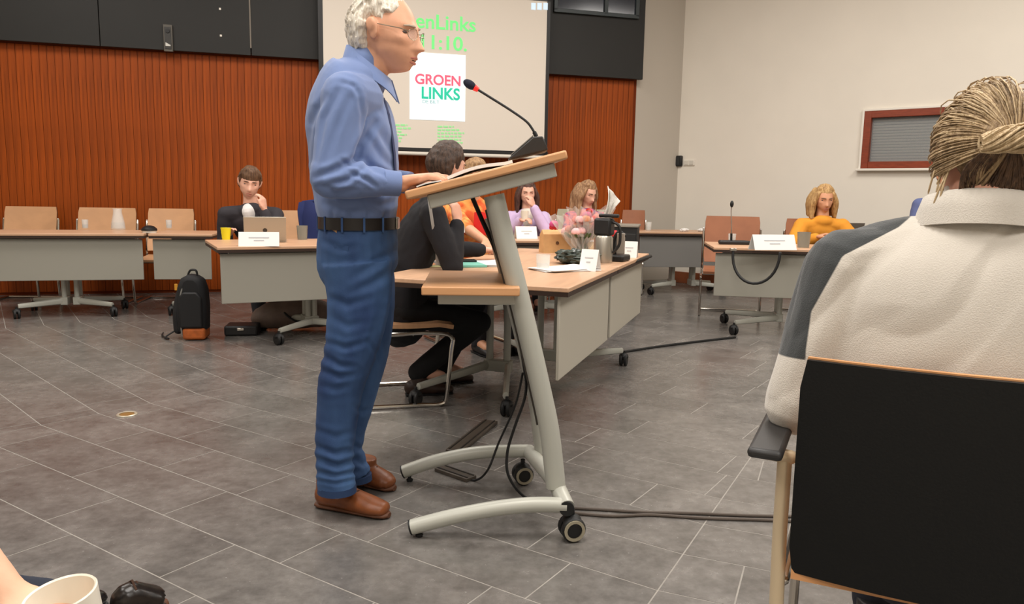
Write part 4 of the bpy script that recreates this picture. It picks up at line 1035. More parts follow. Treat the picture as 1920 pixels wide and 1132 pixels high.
# hair: shell, gathered strands, knot, nape coloured dark for shade, loose wisps
M_H1, M_H2, M_H3 = hairmat('blond_mid', (132, 108, 78), (172, 146, 110), 70), hairmat('blond_light', (176, 150, 112), (208, 184, 146), 70), hairmat('nape_shaded', (62, 44, 32), (104, 78, 56), 70)
def mask2(d, p): return min((p.z + (.05 if p.x < -.04 else -.03 if p.x < .012 else -.045)) * 18, (.06 - p.x) * 16 + max(0, p.z - .05) * 8, 1.1)
sh2 = hair_shell(HM2, mask2, lambda d, p: .016 + .012 * max(0, -d.x) * gs(p.z, .03, .06), .004, 50, 100, 70, 2)
ho = link('hair', remeshed(sh2, .005, 1, 'hair'), M_H1, wm_, world=True, angle=80)
rr = random.Random(21); K = V((-.125, .0, .006)); kd = V((-1, 0, .06)).normalized()
mid, lite, nape, mid_n = MB(), MB(), MB(), MB()
def strand(mb, d0, r, lift, wob, tgt=kd, end=K, n=9, over=.02):
    pts = []; ph = rr.uniform(0, 6)
    for j in range(n):
        t = j / (n - 1); dd = d0.lerp(tgt, t).normalized(); p = head_point(dd)
        b = p + dd * (.018 + lift * math.sin(math.pi * t) + wob * math.sin(ph + 7 * t))
        if t > .72: b = b.lerp(end + V((0, (d0.y) * .022, d0.z * .012)), (t - .72) / .28)
        pts.append(HM2 @ b)
    mb.tube(pts, [r * (.35 + .65 * math.sin(math.pi * min(1, .15 + .8 * (k / (n - 1))))) for k in range(n)], 5)
for k in range(900):
    a = rr.uniform(-1.9, 1.9); el_ = rr.uniform(.15, 1.45); d0 = V((math.cos(el_) * math.cos(a), math.cos(el_) * math.sin(a), math.sin(el_)))
    if rr.random() < .35: d0 = V((rr.uniform(-.2, .45), rr.choice((-1, 1)), rr.uniform(-.25, .5))).normalized()
    strand(lite if rr.random() < .38 else mid, d0, rr.uniform(.0011, .0024), rr.uniform(-.004, .010), rr.uniform(0, .003))
for k in range(26):   # stray loops on the crown
    a = rr.uniform(-1.6, 1.6); el_ = rr.uniform(.7, 1.5); d0 = V((math.cos(el_) * math.cos(a), math.cos(el_) * math.sin(a), math.sin(el_)))
    strand(lite if k % 2 else mid, d0, .0013, rr.uniform(.012, .028), .004)
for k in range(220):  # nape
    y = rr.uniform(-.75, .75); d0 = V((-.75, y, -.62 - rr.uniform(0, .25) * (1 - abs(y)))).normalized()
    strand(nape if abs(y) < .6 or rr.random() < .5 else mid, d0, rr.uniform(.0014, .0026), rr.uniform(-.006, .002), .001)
mid.build('gathered_strands', M_H1, ho, world=True, angle=80); lite.build('light_strands', M_H2, ho, world=True, angle=80)
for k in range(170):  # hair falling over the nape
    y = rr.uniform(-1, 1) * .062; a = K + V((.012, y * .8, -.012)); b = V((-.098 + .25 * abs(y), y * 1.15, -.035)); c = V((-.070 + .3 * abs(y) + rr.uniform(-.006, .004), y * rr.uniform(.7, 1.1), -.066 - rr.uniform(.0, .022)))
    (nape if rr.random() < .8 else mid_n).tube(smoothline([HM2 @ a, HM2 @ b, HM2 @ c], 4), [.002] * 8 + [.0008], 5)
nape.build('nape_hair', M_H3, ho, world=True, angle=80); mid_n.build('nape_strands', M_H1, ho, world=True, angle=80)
kn = MB()
for k in range(90):   # twisted knot
    a0 = rr.uniform(0, 6.28); r1 = rr.uniform(.012, .026); pts = []
    for j in range(10):
        t = j / 9; yy = -.062 + .124 * t; a = a0 + 3.2 * t; r_ = r1 * math.sin(math.pi * (.12 + .76 * t)) ** .6
        pts.append(HM2 @ (K + V((-.012 + r_ * .8 * math.cos(a), yy, .006 + r_ * math.sin(a) - .008 * abs(yy) / .06))))
    kn.tube(pts, .0022, 5)
kn.ell(HM2 @ (K + V((-.006, 0, .004))), (.018, .05, .02), HM2.to_3x3(), 14, 8)
kn.build('hair_knot', M_H2, ho, world=True, angle=80)
ws = MB()
for k in range(26):
    y0 = -rr.uniform(.055, .085); x0 = rr.uniform(-.07, -.02); b = HM2 @ V((x0, y0, rr.uniform(-.02, .02))); e_ = b + V((rr.uniform(-.03, .03), rr.uniform(-.03, .0), -rr.uniform(.06, .14)))
    m_ = (b + e_) / 2 + V((rr.uniform(-.006, .03), -.01, 0)); ws.tube(smoothline([b, m_, e_], 5), [.0022] * 10 + [.0008], 5)
for k in range(8):
    y0 = rr.uniform(.07, .085); b = HM2 @ V((rr.uniform(-.05, .0), y0, rr.uniform(-.03, .02))); e_ = b + V((-rr.uniform(0, .02), 0, -rr.uniform(.03, .09)))
    ws.tube(smoothline([b, (b + e_) / 2 + V((-.004, -.004, 0)), e_], 5), [.0018] * 10 + [.0006], 5)
tag(ws.build('loose_strands', M_H2, ho, world=True, angle=80), kind='stuff')
# ------------------------------------------------------------------ the seated people
M_SK = SKIN('skin_pale', (220, 168, 144)); M_SKT = SKIN('skin_tan', (206, 150, 116))
M_DARKTR = mat('charcoal_cloth', (36, 35, 40), .85); M_BLKSHOE = mat('black_shoe2', (28, 26, 26), .45)
def front_panel(info, m, name='shirt_front', wdt=.055, length=.26, out=.062, rr_=.07):
    c, fw_, sd = info['chest'], info['fw'], info['sdir']; k = .55 if wdt < .055 else .9
    g = MB().tube(smoothline([c + sd * .055 + fw_ * .015, c + sd * .02 + fw_ * .040, c - sd * length * .35 + fw_ * (out + .008), c - sd * length * .75 + fw_ * (out - .0), c - sd * length + fw_ * (out - .03)], 3), smoothvals([(.058, wdt * 1.3), (.068, wdt * 1.15), (rr_, wdt * .8), (rr_, wdt * k), (rr_ * .8, wdt * k * .6)], 3), 14, ref=fw_, round_ends=True)
    return link(name, remeshed(g, .008, 2, name), m, info['root'], world=True, angle=80)
cam_yaw = -math.pi / 2
# young man in the suit
h = at(468, 343, 6.55); I = seated('young man in dark suit resting cheek on hand behind laptop', (h.x + .02, 6.95, .50), cam_yaw + .15, h, cam_yaw + .35, rad(14),
    [at(496, 396, 6.42), at(428, 440, 6.36)], M_SK, mat('dark_suit', (48, 45, 50), .85), M_DARKTR, M_BLKSHOE, s=1.06, hints=((.3, -.1, -1), (-.35, .5, -1)), palms=((-1, .1, .1), (0, 0, -1)), handdirs=((-.05, .0, 1), None), curls=(.7, .4),
    feet=[V((h.x + .30, 6.50, .09)), V((h.x + .10, 6.42, .09))], hroll=rad(-8), shw=.19, brow=(84, 60, 44))
front_panel(I, mat('white_shirt', (226, 224, 222), .8), wdt=.05)
hair_mesh(I, hairmat('chestnut_hair', (78, 54, 38), (118, 86, 60)), lambda d, p: min((p.z - (.050 if p.x > .03 else -.0 if p.x > -.012 else -.06)) * 16 + .2, 1.1), lambda d, p: .022 + .014 * max(0, d.x) * max(0, d.z) * 2, noi=.007)
# person in black by the lectern
h = at(838, 312, 4.30); I = seated('person in black with grey lanyard seated behind the lectern', (-.60, 4.28, .50), rad(14), h, rad(30), rad(12),
    [at(905, 468, 4.75), at(857, 418, 4.18)], M_SK, mat('black_jersey', (23, 22, 26), .9), mat('black_trousers', (20, 20, 22), .9), mat('dark_brown_boot', (50, 34, 26), .5, var=.3, vscale=20), s=1.04,
    chest=V((-.47, 4.27, 1.03)), feet=[V((-.42, 4.58, .10)), V((-.52, 4.30, .14))], hints=((0, .6, -1), (.25, -.35, -1)), handdirs=(None, (-.1, .1, 1)), palms=((0, 0, -1), (-.7, .4, 0)), curls=(.3, .9), voxel=.008, folds=.006)
hair_mesh(I, hairmat('dark_brown_hair', (46, 34, 28), (84, 62, 48)), lambda d, p: min((p.z - (.055 if p.x > .04 else 0. if p.x > -.0 else -.075)) * 16 + .2, 1.1), .022, noi=.006)
w_ = I['wr'][1]; MB().tube([w_ + V((0, 0, -.05)), w_ + V((0, 0, -.012))], [.043, .040], 16).build('shirt_cuff', mat('white_cuff', (226, 222, 216), .8), I['root'], world=True)
ly = MB(); a = at(806, 384, 4.02); ly.tube(smoothline([at(803, 360, 4.06), a, at(813, 430, 4.02), at(822, 470, 4.06)], 5), [(.002, .009)] * 16, 6, ref=(0, 1, 0)); ly.box(at(823, 484, 4.06), (.035, .006, .07)).build('lanyard', mat('grey_lanyard', (142, 138, 132), .6), I['root'], world=True)
chair('tan chair with chrome frame under person in black', (-.60, 4.27, 0), rad(14) - math.pi / 2, .86)
# person in orange, mostly hidden behind the lectern
h = at(890, 330, 5.75); I = seated('person in orange and red top hidden behind lectern column', (h.x - .02, 5.85, .50), rad(-60), h, rad(-40), rad(15),
    [at(940, 452, 5.30), at(925, 466, 5.18)], M_SKT, mat('orange_red_print', (214, 92, 42), .85, col2=(232, 160, 84), vscale=14, ramp=(.42, .58)), M_DARKTR, M_BLKSHOE, short=True, chest=V((h.x - .02, 5.78, 1.02)))
hair_mesh(I, hairmat('sandy_hair', (130, 96, 62), (178, 140, 96)), lambda d, p: min((p.z - (.05 if p.x > .03 else -.08)) * 16 + .2, 1.1), .022)
MB().sheet([[at(x, y, Y) for x, y, Y in r_] for r_ in ([(890, 398, 5.50), (900, 396, 5.47), (912, 400, 5.50)], [(888, 420, 5.48), (900, 420, 5.44), (914, 422, 5.48)], [(886, 440, 5.48), (900, 442, 5.44), (916, 440, 5.48)])], .006).build('red_scarf', mat('red_cloth', (206, 32, 26), .8), I['root'], world=True)
chair('tan chair under person in orange and red', (h.x - .03, 5.90, 0), rad(-60) - math.pi / 2, .84)
# woman in lilac
h = at(989, 362, 7.85); I = seated('woman in lilac blazer with hand at chin and cup', (h.x, 8.12, .50), cam_yaw, h, cam_yaw + .1, rad(10),
    [at(1001, 389, 7.62), at(975, 412, 7.55)], M_SK, mat('lilac_wool', (196, 172, 206), .85), M_DARKTR, M_BLKSHOE, hints=((.6, .2, -1), (-.7, .2, -1)), handdirs=((-.3, 0, 1), (.6, -.4, .1)), palms=((-.8, .5, 0), (0, 0, -1)), curls=(.8, .7), shw=.17, s=1.0, wrap=1.12)
front_panel(I, mat('ivory_top', (218, 210, 196), .8), wdt=.06)
def curtain(HMx, hm_, ln=.2, w=.03, back=True, wave=.008, sp=.085, fx=.0):
    rr = random.Random(4)
    for s in (-1, 1):
        for k in range(5):
            x0 = .035 - .03 * k + fx; a = HMx @ V((x0, s * .066, .055)); b = HMx @ V((x0 + .002, s * (sp + .008), -.02)); c = HMx @ V((x0, s * (sp + .012), -.08)); d = c + V((wave * rr.uniform(-1, 1), wave * rr.uniform(-1, 1), -ln + .06 + rr.uniform(-.015, .015)))
            hm_.tube(smoothline([a, b, c, d], 3), smoothvals([w * .6, w * .85, w * .9, w * .5], 3), 8, round_ends=True)
    if back:
        for k in range(5):
            y = -.06 + .03 * k; a = HMx @ V((-.09, y, .05)); b = HMx @ V((-.115, y, -.04)); d = b + V((0, 0, -ln)); hm_.tube(smoothline([a, b, d], 3), [w * .8] * 7, 8, round_ends=True)
wm_mask = lambda d, p: min((p.z - (.080 if p.x > .03 else -.01 if p.x > .0 else -.08)) * 16 + .2, 1.1)
hair_mesh(I, hairmat('dark_hair', (58, 36, 30), (96, 64, 52)), wm_mask, .018, extra=lambda q: curtain(I['HM'], q, .17))
chair('tan chair under woman in lilac blazer', (h.x, 8.18, 0), math.pi, .86)
# woman in floral top
h = at(1101, 362, 7.95); I = seated('woman in floral top looking down beside wrapped bouquet', (h.x - .04, 8.18, .50), cam_yaw + .25, h, cam_yaw + .65, rad(24),
    [at(1125, 425, 7.62), at(1085, 425, 7.62)], M_SK, mat('floral_print', (214, 116, 122), .85, col2=(120, 70, 120), vscale=22, ramp=(.46, .6)), M_DARKTR, M_BLKSHOE)
hair_mesh(I, hairmat('light_brown_hair', (118, 84, 58), (176, 138, 100)), wm_mask, .022, noi=.012, extra=lambda q: curtain(I['HM'], q, .22, .034, wave=.03))
front_panel(I, mat('red_print', (196, 44, 40), .85, col2=(60, 26, 36), vscale=26, ramp=(.45, .6)), 'printed_front', .04)
# woman in mustard
h = at(1545, 372, 7.42); I = seated('woman in mustard sweater with blond hair reading at table', (h.x + .03, 7.72, .50), cam_yaw - .2, h, cam_yaw - .05, rad(18),
    [at(1592, 443, 7.12), at(1532, 445, 7.10)], M_SKT, mat('mustard_knit', (212, 142, 44), .9, bump=.1, bscale=200), mat('grey_pink_trousers', (150, 130, 124), .85), M_BLKSHOE, hints=((.8, .2, -.7), (-.8, .2, -.7)), wrap=1.1, s=1.04)
hair_mesh(I, hairmat('dark_blond_hair', (150, 112, 68), (206, 168, 112)), wm_mask, .02, extra=lambda q: curtain(I['HM'], q, .15, .036, sp=.088))
# man in blue, half hidden by the knot of hair
h = at(1778, 330, 6.9); I = seated('man in blue shirt half hidden behind blond woman', (h.x + .05, 7.15, .50), cam_yaw - .3, h, cam_yaw - .35, rad(5), [V((h.x - .05, 6.75, .78)), V((h.x - .3, 6.8, .60))], M_SKT, mat('slate_blue_shirt', (86, 96, 136), .85), M_DARKTR, M_BLKSHOE, s=1.02, shw=.2)
hair_mesh(I, hairmat('grey_brown_hair', (86, 74, 68), (130, 116, 108)), lambda d, p: min((p.z - (.05 if p.x > .03 else -.01 if p.x > -.01 else -.07)) * 16 + .2, 1.1), .014, extra=lambda q: q.tube([I['HM'] @ V((.05, y, -.085 - .01 * (y * 20) ** 2 * 0)) for y in (-.05, -.025, 0, .025, .05)], [.018, .022, .024, .022, .018], 8, round_ends=True))
chair('brown chair under man in blue shirt', (h.x + .06, 7.2, 0), math.pi - .3, .86, pad=M_BROWNCH)
# person at the lower left, only forearm, boot and mug in view
mugc = at(130, 1130, 1.0)
I = seated('person at lower left edge with bare forearm holding white mug', (-1.42, 1.12, .50), rad(74), (-1.22, 1.18, 1.32), rad(75), rad(5),
    [V((-1.50, 1.45, .62)), at(50, 1168, 1.02)], SKIN('skin_light', (224, 178, 148)), mat('olive_tee', (92, 96, 84), .9), mat('dark_jeans', (44, 50, 64), .85), mat('black_patent', (24, 20, 18), .25), short=True, hints=(None, (-.6, .1, .1)), voxel=.008,
    chest=V((-1.20, 1.12, 1.0)), feet=[V((-1.5, 1.80, .10)), V((-1.17, 1.86, .09))], handdirs=(None, (.9, -.05, -.35)), palms=((0, 0, -1), (.1, .2, -1)), curls=(.4, .8))
hair_mesh(I, hairmat('brown_hair2', (80, 58, 42), (120, 90, 66)), lambda d, p: min((p.z - (.05 if p.x > .03 else -.07)) * 16 + .2, 1.1), .018)
shoe(G(212, 1172), G(318, 1134), I['root'], mat('black_boot', (30, 24, 20), .28, var=.5, vscale=40), shaft=False)
chair('tan chair under person at lower left edge', (-1.43, 1.08, 0), rad(74) - math.pi / 2, .86)
mg = thing('mug', 'plain white ceramic mug held at lower left corner', 'mug', (mugc.x, mugc.y, mugc.z - .05))
r0 = .0455; top_ = at(128, 1108, 1.0).z - mugc.z + .05
tilt = Matrix.Rotation(rad(-7), 3, 'Y') @ Matrix.Rotation(rad(6), 3, 'X')
M_CER = mat('white_ceramic', (232, 224, 208), .25)
MB().lathe([(.001, -.032), (.034, -.034), (.041, -.028), (.0445, .0), (r0, .03), (r0 + .0015, top_), (r0, top_ + .002), (r0 - .0025, top_), (r0 - .0035, .0), (.03, -.026), (.001, -.027)], n=40, M=tilt).build('bowl', M_CER, mg)
MB().tube(smoothline([tilt @ V(p) for p in ((-.043, -.012, .045), (-.062, -.02, .040), (-.070, -.022, .018), (-.058, -.018, -.008), (-.042, -.012, -.014))], 6), [(.0045, .008)] * 25, 10).build('handle', M_CER, mg)
# ------------------------------------------------------------------ small things on and under the tables
def tumbler(label, px, py, h=.09, r=.032, z=.74, grp='drinking glasses', m=None):
    p = G(px, py, z); t = thing('drinking_glass', label, 'glass', (p.x, p.y, z), 0, grp)
    MB().lathe([(.001, 0), (r * .85, 0), (r, h), (r - .003, h), (r * .82, .008), (.001, .008)], n=24).build('wall', m or M_GLASS, t)
    MB().lathe([(.001, .009), (r * .81, .009), (r * .88, h * .45), (.001, h * .45)], n=24).build('water', mat('water', (225, 230, 228), .02, alpha=.25), t); return t
def card(label, pxa, pxb, py, h=.10, yaw=0, z=.74, lines=2):
    a, b = G(pxa, py, z), G(pxb, py, z); c = (a + b) / 2; L = (b - a).length; rz = math.atan2(b.y - a.y, b.x - a.x) + yaw
    t = thing('name_card', label, 'name card', c, rz, 'folded name cards'); d = h * .42
    fr = MB().sheet([[(x, -d + d * k, h * k) for x in (-L / 2, 0, L / 2)] for k in (0, .5, 1)], .0025).build('front_leaf', M_PAPER, t)
    MB().sheet([[(x, d - d * k, h * k) for x in (-L / 2, 0, L / 2)] for k in (0, .5, 1)], .0025).build('rear_leaf', M_PAPER, t)
    for i in range(lines):
        f = .62 - .2 * i; w_ = L * (.5 if i == 0 else .25)
        MB().box((0, -d + d * f - .003, h * f), (w_, .001, h * .06), M=Matrix.Rotation(-math.atan2(d, h), 3, 'X')).build('printed_line', M_INK, fr)
    return t
def laptop(label, px0, px1, py, h, body, tilt=18, z=.74, mark=True):
    a, b = G(px0, py, z), G(px1, py, z); c = (a + b) / 2; L = (b - a).length; rz = math.atan2(b.y - a.y, b.x - a.x)
    t = thing('laptop', label, 'laptop', c, rz); tl = math.tan(rad(tilt))
    MB().box((0, .12, .008), (L, .23, .014)).build('base', body, t, bevel=.004)
    R = Matrix.Rotation(rad(tilt), 3, 'X'); hh = h / math.cos(rad(tilt))
    ld = MB().box(R @ V((0, 0, hh / 2)) + V((0, 0, .012)), (L, .007, hh), M=R).build('lid', body, t, bevel=.004)
    MB().box(R @ V((0, .0045, hh / 2)) + V((0, 0, .012)), (L - .02, .001, hh - .02), M=R).build('display', mat('screen_glow', (170, 180, 190), .3, emit=.5), ld)
    MB().box((0, .13, .0158), (L - .03, .10, .001)).build('keyboard', M_DARK, t)
    if mark: MB().lathe([(.0005, 0), (.017, 0), (.017, .001), (.0005, .001)], R @ V((0, -.0036, hh * .45)) + V((0, 0, .012)), 16, R @ Matrix.Rotation(math.pi / 2, 3, 'X')).build('lid_mark', mat('mark_dark', (56, 54, 50), .3), ld)
    return t
# far left tables
tumbler('small empty glass left of the carafe on far table', 160, 428, .085, .03); tumbler('small glass right of black puck on far table', 317, 428, .085, .03)
p = G(222, 431, .74); t = thing('carafe', 'tapered clear glass carafe on far left table', 'carafe', p)
MB().lathe([(.001, 0), (.058, 0), (.064, .015), (.056, .08), (.040, .15), (.038, .185), (.046, .20), (.043, .20), (.035, .185), (.037, .15), (.053, .08), (.060, .018), (.001, .006)], n=28).build('wall', M_GLASS, t)
MB().lathe([(.001, .007), (.058, .018), (.053, .07), (.001, .07)], n=28).build('water', mat('water', (225, 230, 228), .02, alpha=.25), t)
p = G(280, 436, .74); t = thing('conference_puck', 'black domed conference puck on white foot, far left table', 'speaker puck', p)
MB().lathe([(.001, 0), (.06, 0), (.062, .018), (.001, .018)], n=24).build('foot', M_WHITE, t); MB().lathe([(.001, .0185), (.068, .019), (.066, .035), (.045, .055), (.02, .064), (.001, .066)], n=24).build('dome', M_DARK, t)
# suit man's table
laptop('silver laptop open before young man in dark suit', 458, 537, 454, .185, mat('silver_shell', (178, 172, 158), .4, .5))
p = G(424, 449, .74); t = thing('paper_cup', 'bright yellow paper cup beside the silver laptop', 'cup', p)
MB().lathe([(.001, 0), (.030, 0), (.040, .092), (.037, .092), (.028, .006), (.001, .006)], n=24).build('wall', mat('yellow_cup', (232, 214, 30), .5), t)
MB().tube([V((.0395 * math.cos(a), .0395 * math.sin(a), .092)) for a in [2 * math.pi * k / 24 for k in range(24)]], .0022, 6, closed=True).build('rim', mat('yellow_cup', (232, 214, 30), .5), t)
card('white name card in front of the silver laptop', 448, 524, 461, .10)
p = G(567, 449, .74); t = tumbler('ribbed grey glass tumbler beside silver laptop name card', 567, 449, .115, .045, m=mat('smoky_glass', (150, 148, 136), .15, alpha=.6))
# blue jacket over the chair
c = at(594, 400, 7.86); t = thing('jacket', 'dark blue jacket hung over tan chair behind standing man', 'jacket', (c.x, c.y, .55))
R = []
for k in range(13):
    f = k / 12; R.append([V((c.x + (q - .5) * .30 + .012 * math.sin(9 * q + k), 7.74 + .26 * max(0, f - .45) / .55 * 1.2 + .02 * math.sin(12 * q), .62 + .40 * min(1, f / .5) - (.30 * (f - .55) / .45 if f > .55 else 0) + .01 * math.sin(7 * q + 2 * k))) for q in (0, .15, .3, .5, .7, .85, 1)])
MB().sheet(R, .02).build('cloth', mat('navy_cloth', (34, 44, 92), .85), t, world=True)
MB().tube([V((c.x - .12, 7.80, 1.02)), V((c.x, 7.77, 1.035)), V((c.x + .12, 7.80, 1.02))], .018, 10, round_ends=True).build('collar', mat('navy_cloth', (34, 44, 92), .85), t, world=True)
# backpack
p = G(362, 634); t = thing('backpack', 'black upright backpack with orange base on tiled floor', 'backpack', (p.x, p.y, 0), rad(8))
prf = [(-.105, .05), (.105, .05), (.112, .25), (.105, .38), (.085, .45), (.045, .49), (-.02, .495), (-.065, .47), (-.095, .40), (-.11, .25)]
MB().prism(prf, -.09, .09, Matrix.Rotation(math.pi / 2, 3, 'X'), (.01, 0, 0)).build('body', mat('black_nylon', (26, 26, 28), .75, bump=.1, bscale=300), t, bevel=.035)
MB().prism([(-.08, .10), (.085, .10), (.085, .33), (.05, .37), (-.05, .37), (-.08, .33)], .085, .115, Matrix.Rotation(math.pi / 2, 3, 'X'), (.015, 0, 0)).build('front_pocket', mat('black_nylon2', (22, 22, 24), .6), t, bevel=.012)
g = MB(); g.tube(smoothline([(-.10, -.0, .07), (-.10, 0, .22), (-.075, 0, .36)], 4), smoothvals([(.07, .035), (.075, .035), (.05, .03)], 4), 16, ref=(0, 1, 0), round_ends=True)
link('side_pocket', remeshed(g, .008, 2, 'p'), mat('black_nylon2', (22, 22, 24), .6), t, angle=80)
MB().box((.03, -.012, .05), (.165, .18, .09)).build('base_panel', mat('orange_fabric', (178, 92, 38), .7, var=.2, vscale=20), t, bevel=.02)
MB().tube(smoothline([(-.035, -.08, .42), (-.055, -.095, .33), (-.06, -.10, .18), (-.055, -.09, .04)], 5), .006, 8).build('piping', mat('grey_piping', (120, 118, 112), .6), t)
MB().tube(smoothline([(-.02, 0, .485), (.0, 0, .525), (.04, 0, .525), (.05, 0, .485)], 5), .008, 8).build('handle', M_RUBBER, t)
MB().box((-.10, -.03, .40), (.022, .012, .05)).build('zip_tag', mat('amber_tag', (206, 146, 46), .6), t, bevel=.003)
MB().tube(smoothline([(-.13, .02, .06), (-.20, -.02, .012), (-.16, -.06, .010), (-.24, .05, .012), (-.27, .18, .012)], 5), .006, 8).build('strap', M_RUBBER, t)
# bags under the suit man's table
p = G(548, 622); t = thing('duffel_bag', 'brown grey soft bag lying under laptop table', 'bag', (p.x, p.y + .12, 0), rad(12))
g = MB().tube(smoothline([(-.27, 0, .105), (-.1, 0, .135), (.1, 0, .14), (.27, 0, .11)], 4), smoothvals([(.09, .10), (.125, .12), (.13, .12), (.095, .10)], 4), 18, ref=(0, 0, 1), round_ends=True)
me = remeshed(g, .01, 2, 'b'); displace(me, lambda c, n: .012 * nz(c, 10, 3)); link('body', me, mat('taupe_nylon', (112, 94, 84), .55, var=.2, vscale=8), t, angle=80)
MB().tube(smoothline([(-.09, -.10, .17), (-.06, -.15, .14), (.02, -.15, .09), (.08, -.145, .12), (.09, -.10, .20)], 5), .008, 8).build('handle', M_RUBBER, t)
p = G(447, 630); t = thing('document_case', 'low black case on floor beside black backpack', 'case', (p.x, p.y + .1, 0), rad(10))
MB().box((0, 0, .04), (.25, .2, .08)).build('body', mat('case_black', (26, 25, 26), .5), t, bevel=.015)
MB().box((0, -.102, .055), (.05, .008, .02)).build('clasp', M_CHROME, t, bevel=.002)
# right hand table
p = G(1375, 458, .74); t = thing('table_microphone', 'black table microphone on slim neck, right hand table', 'microphone', p)
MB().prism([(-.14, -.06), (.14, -.06), (.12, .06), (-.12, .06)], 0, .035).build('base', M_DARK, t, bevel=.012)
nk = smoothline([(-.02, 0, .03), (-.025, 0, .15), (-.035, 0, .28), (-.035, -.005, .33)], 5); MB().tube(nk, .0045, 8).build('gooseneck', M_CHROME, t)
MB().tube([nk[0], nk[3]], .010, 8).build('neck_socket', M_RUBBER, t); MB().ell(nk[-1] + V((0, -.003, .02)), (.016, .016, .03), None, 14, 10).build('capsule', M_RUBBER, t)
card('white name card beside table microphone at right', 1409, 1487, 468, .12)
tumbler('ribbed grey tumbler between name card and mustard sweater', 1506, 464, .13, .055, m=mat('smoky_glass', (150, 148, 136), .15, alpha=.6))
tumbler('small clear glass behind table microphone at right', 1372, 457, .09, .035)
laptop('grey laptop in front of woman in mustard sweater', 1556, 1612, 452, .17, mat('grey_shell', (128, 122, 112), .4, .3), mark=False)
a = G(1375, 469, .735); b = G(1465, 474, .735); dv_ = (b - a); nn = V((dv_.y, -dv_.x, 0)).normalized()
pts = [a + dv_ * (.5 - .5 * math.cos(k / 16 * math.pi)) + V((0, 0, -.245 * math.sin(k / 16 * math.pi) ** .9)) + nn * (.03 * math.sin(k / 16 * math.pi) + .006 + .03 * k / 16) for k in range(17)]
t = thing('hanging_cable', 'thick black cable looping below right hand table edge', 'cable', (pts[8].x, pts[8].y, pts[8].z))
MB().tube(pts, .011, 10, round_ends=True).build('cord', M_RUBBER, t, world=True); MB().box(pts[0] + V((0, 0, .006)), (.05, .03, .02)).build('clip', M_CHROME, t, world=True, bevel=.003)
# centre tables
def slab(name, label, cat, px, py, size, rz, m, z=.74, extra=None):
    p = G(px, py, z); t = thing(name, label, cat, (p.x, p.y, z), rz); MB().box((0, 0, size[2] / 2), size).build('block', m, t, bevel=.002)
    if extra: extra(t)
    return t
slab('notebook', 'teal notebook lying by person in black', 'notebook', 862, 497, (.24, .30, .014), .3, mat('teal_cover', (120, 190, 172), .6), extra=lambda t: MB().box((-.116, 0, .008), (.01, .30, .013)).build('page_edge', M_PAPER, t))
slab('smartphone', 'black phone resting on teal notebook', 'phone', 868, 490, (.15, .08, .010), .2, M_DARK, z=.755, extra=lambda t: MB().box((0, 0, .0105), (.14, .072, .001)).build('glass', mat('phone_glass', (24, 40, 40), .08), t))
slab('sticky_notes', 'pale yellow slips left of teal notebook', 'notes', 812, 500, (.10, .08, .004), .5, mat('pale_yellow_paper', (226, 220, 160), .7))
def pile(label, px, py, size, rz, n=3):
    p = G(px, py, .74); t = thing('paper_pile', label, 'papers', p, rz)
    for k in range(n):
        R = [[V((x, y, .003 + .004 * k + .02 * max(0, x / size[0]) ** 2 * (1 if k == n - 1 else .2))) for y in (-size[1] / 2, 0, size[1] / 2)] for x in (-size[0] / 2, -size[0] / 4, 0, size[0] / 4, size[0] / 2)]
        o = MB().sheet(R, .002).build('sheet', M_PAPER, t); o.rotation_euler = (0, 0, .12 * (k - 1))
pile('loose white papers beside the lectern column', 915, 496, (.20, .28), .2)
pile('white printed sheets under the nearest name card', 1058, 506, (.34, .22), .55)
tumbler('clear glass upside down near lectern column on beech table', 1018, 506, .085, .04)
card('near white name card at beech table right edge', 1090, 1122, 507, .115, yaw=-1.15 + .55)
card('far white name card behind steel thermos', 1166, 1194, 482, .105, yaw=-.5)
# thermos jug
p = G(1130, 492, .74); t = thing('thermos_jug', 'steel thermos jug with tall black pump top', 'thermos', p, rad(-20))
MB().lathe([(.001, 0), (.056, 0), (.058, .01), (.058, .15), (.05, .165), (.001, .165)], n=28).build('steel_body', mat('brushed_steel', (176, 170, 158), .35, .8), t)
MB().prism([(-.055, -.045), (.05, -.045), (.06, .045), (-.045, .045)], .166, .27).build('pump_head', M_DARK, t, bevel=.014)
MB().box((.03, 0, .285), (.12, .05, .022)).build('lever', M_DARK, t, bevel=.008)
MB().tube(smoothline([(.05, 0, .25), (.095, 0, .22), (.10, 0, .12), (.06, 0, .06)], 5), .009, 8).build('handle', M_DARK, t)
p = G(1158, 489, .74); t = thing('desk_telephone', 'black desk unit with handset right of thermos', 'desk unit', p, rad(-25))
MB().prism([(-.06, -.08), (.06, -.08), (.06, .08), (-.06, .08)], 0, .04).build('base', M_DARK, t, bevel=.01)
MB().tube(smoothline([(-.02, 0, .04), (-.03, 0, .12), (.0, 0, .18), (.04, 0, .16)], 5), .012, 10, round_ends=True).build('handset', M_RUBBER, t)
MB().box((.02, -.01, .11), (.05, .02, .13)).build('back_plate', mat('warm_grey', (150, 140, 128), .4), t, bevel=.004)
